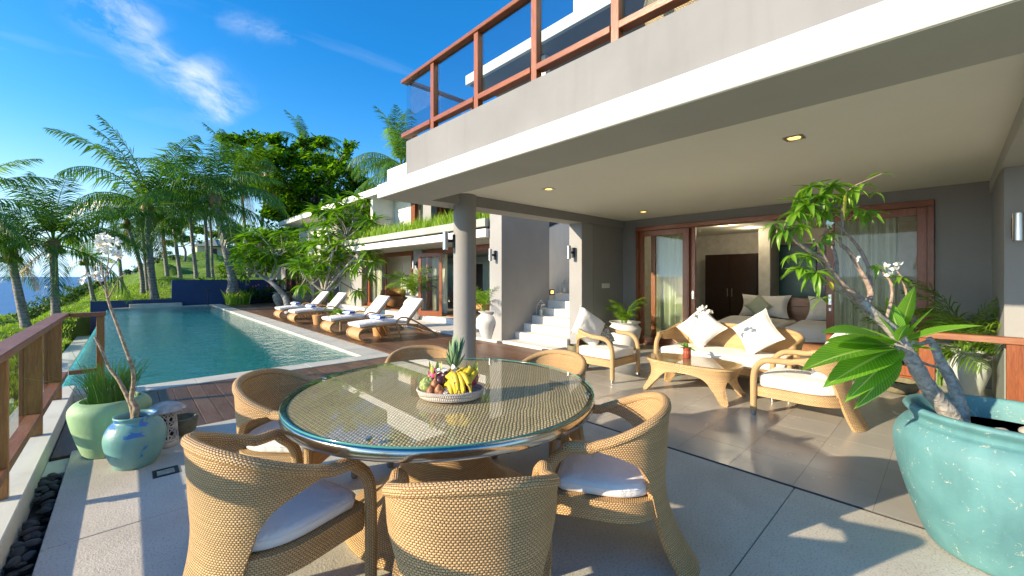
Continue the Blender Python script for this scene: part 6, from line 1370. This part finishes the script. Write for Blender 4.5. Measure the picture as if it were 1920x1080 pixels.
# plumeria trees by the loungers
def plumeria(name, label, base, trunk, tips, d, L_, seed, r0, group=None, spread=.8):
    rnd = random.Random(seed); org = Vector(base); t = thing(name, label, 'plumeria', org, group)
    tp_ = smooth_path([org-Vector((0,0,.1))]+[at(*p) for p in trunk], 6); part('trunk', MB().tube(tp_, [r0*(1-.45*k/len(tp_))*(1+rnd.uniform(-.05,.05)) for k in range(len(tp_))], 10), 'plumeria_bark', t, 60); fork = tp_[-1]
    bb = MB(); ends = []; hub = []
    for (hx, hy) in tips['hubs']:
        h = at(hx, hy, d+rnd.uniform(-spread, spread)*.5); src = tp_[int(len(tp_)*rnd.uniform(.72, .99))]; pth = smooth_path([src, src.lerp(h, .5)+Vector((rnd.uniform(-.12,.12), rnd.uniform(-.12,.12), -.05)), h], 5); part('branch', MB().tube(pth, [r0*.42*(1-.45*k/len(pth)) for k in range(len(pth))], 7), 'plumeria_bark', t, 60); hub.append(h)
    for (ex, ey) in tips['ends']:
        e = at(ex, ey, d+rnd.uniform(-spread, spread)); h = min(hub, key=lambda q: (q-e).length); mid = (h+e)/2+Vector((rnd.uniform(-.1,.1), rnd.uniform(-.1,.1), -.08)); bb.tube(smooth_path([h, mid, e], 4), [r0*.18*(1-.05*k) for k in range(9)], 6); ends.append((e, (e-mid).normalized()))
    part('twigs', bb, 'plumeria_bark', t, 60, kind='stuff'); ms = bush_l; cntl = 0; m_ = MB(); lm_ = leafmb(1, .22, .8, 4, .4)
    for e, ax in ends:
        n = rnd.randint(12, 16)
        for k in range(n):
            a = k*2.399+rnd.uniform(0, .5); el = rnd.uniform(-.7, .7); dd = (Vector((math.cos(a)*math.cos(el), math.sin(a)*math.cos(el), math.sin(el)))+ax*.5).normalized(); M_ = orient(None, e, e+dd*L_*rnd.uniform(.7, 1.2), rnd.uniform(-.4, .4)); cntl += 1
            if cntl <= 295: inst('leaf', rnd.choice(ms), t, Matrix.Translation(-org) @ M_)
            else: m_.add(lm_, M_)
    if m_.v: part('leaves', m_, 'plumeria_leaf', t, 80, kind='stuff')
    return t
rg = random.Random(99)
def ring(cx, cy, rx, ry, n, ymax=None):
    o = []
    while len(o) < n:
        x, y = cx+rg.uniform(-rx, rx), cy+rg.uniform(-ry, ry)
        if ((x-cx)/rx)**2+((y-cy)/ry)**2 < 1: o.append((x, y))
    return o
b1 = G(604, 592, ZD)
plumeria('plumeria_tree', 'spreading plumeria with forked pale trunk growing between the two pairs of loungers', b1, [(604,565,15.3),(609,548,15.3)], {'hubs': [(640,530),(655,500),(585,530),(625,470),(650,445),(590,500),(668,480)], 'ends': ring(648,435,74,68,50)+ring(590,485,42,36,14)+[(690,470),(700,490),(690,515),(565,535),(560,500),(672,545),(618,545)]}, 15.3, .62, 3, .15)
b2_ = G(541, 588, ZD)
plumeria('plumeria_tree', 'light coloured plumeria leaning left at the far end of the deck', b2_, [(536,560,18.6),(520,540,18.6),(506,527,18.6)], {'hubs': [(480,510),(500,500),(470,490),(525,500),(520,480)], 'ends': ring(502,468,68,38,52)+[(450,500),(455,515),(470,500),(575,480),(560,500)]}, 18.6, .62, 4, .15)
b3 = at(414, 572, 22.5)
plumeria('small_plumeria', 'small thin plumeria with few leaf tufts before the navy wall', b3, [(405,560,22.5)], {'hubs': [(412,545),(395,548)], 'ends': [(378,526),(402,528),(422,520),(430,510),(412,500),(425,505),(436,522),(418,512)]}, 22.5, .5, 5, .05, spread=.2)
# planting bed
bed_s = structure('planting_bed', MB().box(3.7, 7.6, 25.9, 26.84, -.3, ZD+.03), 'soil')
single('strappy_grass', blades(420, lambda r: (r.uniform(3.75, 4.7), r.uniform(25.2, 26.3), ZD), .35, .85, .05, 15, .6), 'planter_grass', 'clump of bright yellow green strappy leaves at the pool end corner', 'plant', kind='stuff')
rb5 = random.Random(55)
for k in range(5):
    c = Vector((4.9+.55*k, 26.1+.2*rb5.random(), ZD)); t = thing('canna_plant', ['dark leafy bedding plant at the left end of the far bed beside strappy grass','dark leafy bedding plant second from the left in the navy wall bed','dark leafy bedding plant in the middle of the navy wall bed','dark leafy bedding plant second from the right in the navy wall bed','dark leafy bedding plant at the right end of the bed by the navy wall'][k], 'plant', c, 'bedding plants before the navy wall'); lm2 = leafmb(1, .32, .4, 5, .3); m_ = MB()
    for q in range(46):
        a = rb5.uniform(0, 6.28); b_ = c+Vector((rb5.uniform(-.3,.3), rb5.uniform(-.3,.3), rb5.uniform(.05,.65))); el = rb5.uniform(.1, 1.2); dd = Vector((math.cos(a)*math.cos(el), math.sin(a)*math.cos(el), math.sin(el)))*rb5.uniform(.3,.5); m_.add(lm2, orient(None, b_, b_+dd, 0))
    part('foliage', m_, 'bed_leaf', t, 80); f_ = MB()
    for q in range(3): f_.sphere(c+Vector((rb5.uniform(-.3,.3), rb5.uniform(-.2,.2), rb5.uniform(.9,1.15))), .05, 6, 4)
    part('flower', f_, 'pink_flower', t)
b7 = G(655, 625, ZD); b7.y += .6; t7 = thing('low_shrub', 'low glossy leaved shrub sticking up between the loungers', 'plant', b7); rosette(b7+Vector((0,0,.45)), 16, .5, t7, b7, bush_l, random.Random(71), -.1, 1.1); rosette(b7+Vector((.15,.1,.3)), 10, .4, t7, b7, bush_l, random.Random(72), -.3, .8); part('stem', MB().tube([b7, b7+Vector((0,0,.45))], .03, 6), 'thin_bark', t7)
# woven chair upstairs, seen through the balcony glass
uc = tub_seat('lounge_armchair', 'woven armchair upstairs behind the balcony glass', 'armchair', None, a=.34, b=.36, f=.38, Hb=.80, Ha=.6, zs=.30, pw_=.8, flare=.1, mat='wicker_pale', Amax=96, cush=.12, rim=.028, lowA=34)
uc.location = (3.50, 1.50, 3.0); uc.rotation_euler = (0, 0, -PI/2)
for o in bpy.data.objects:
    if o.parent is None and o.type == 'EMPTY' and not o.children: print('EMPTY THING', o.name)
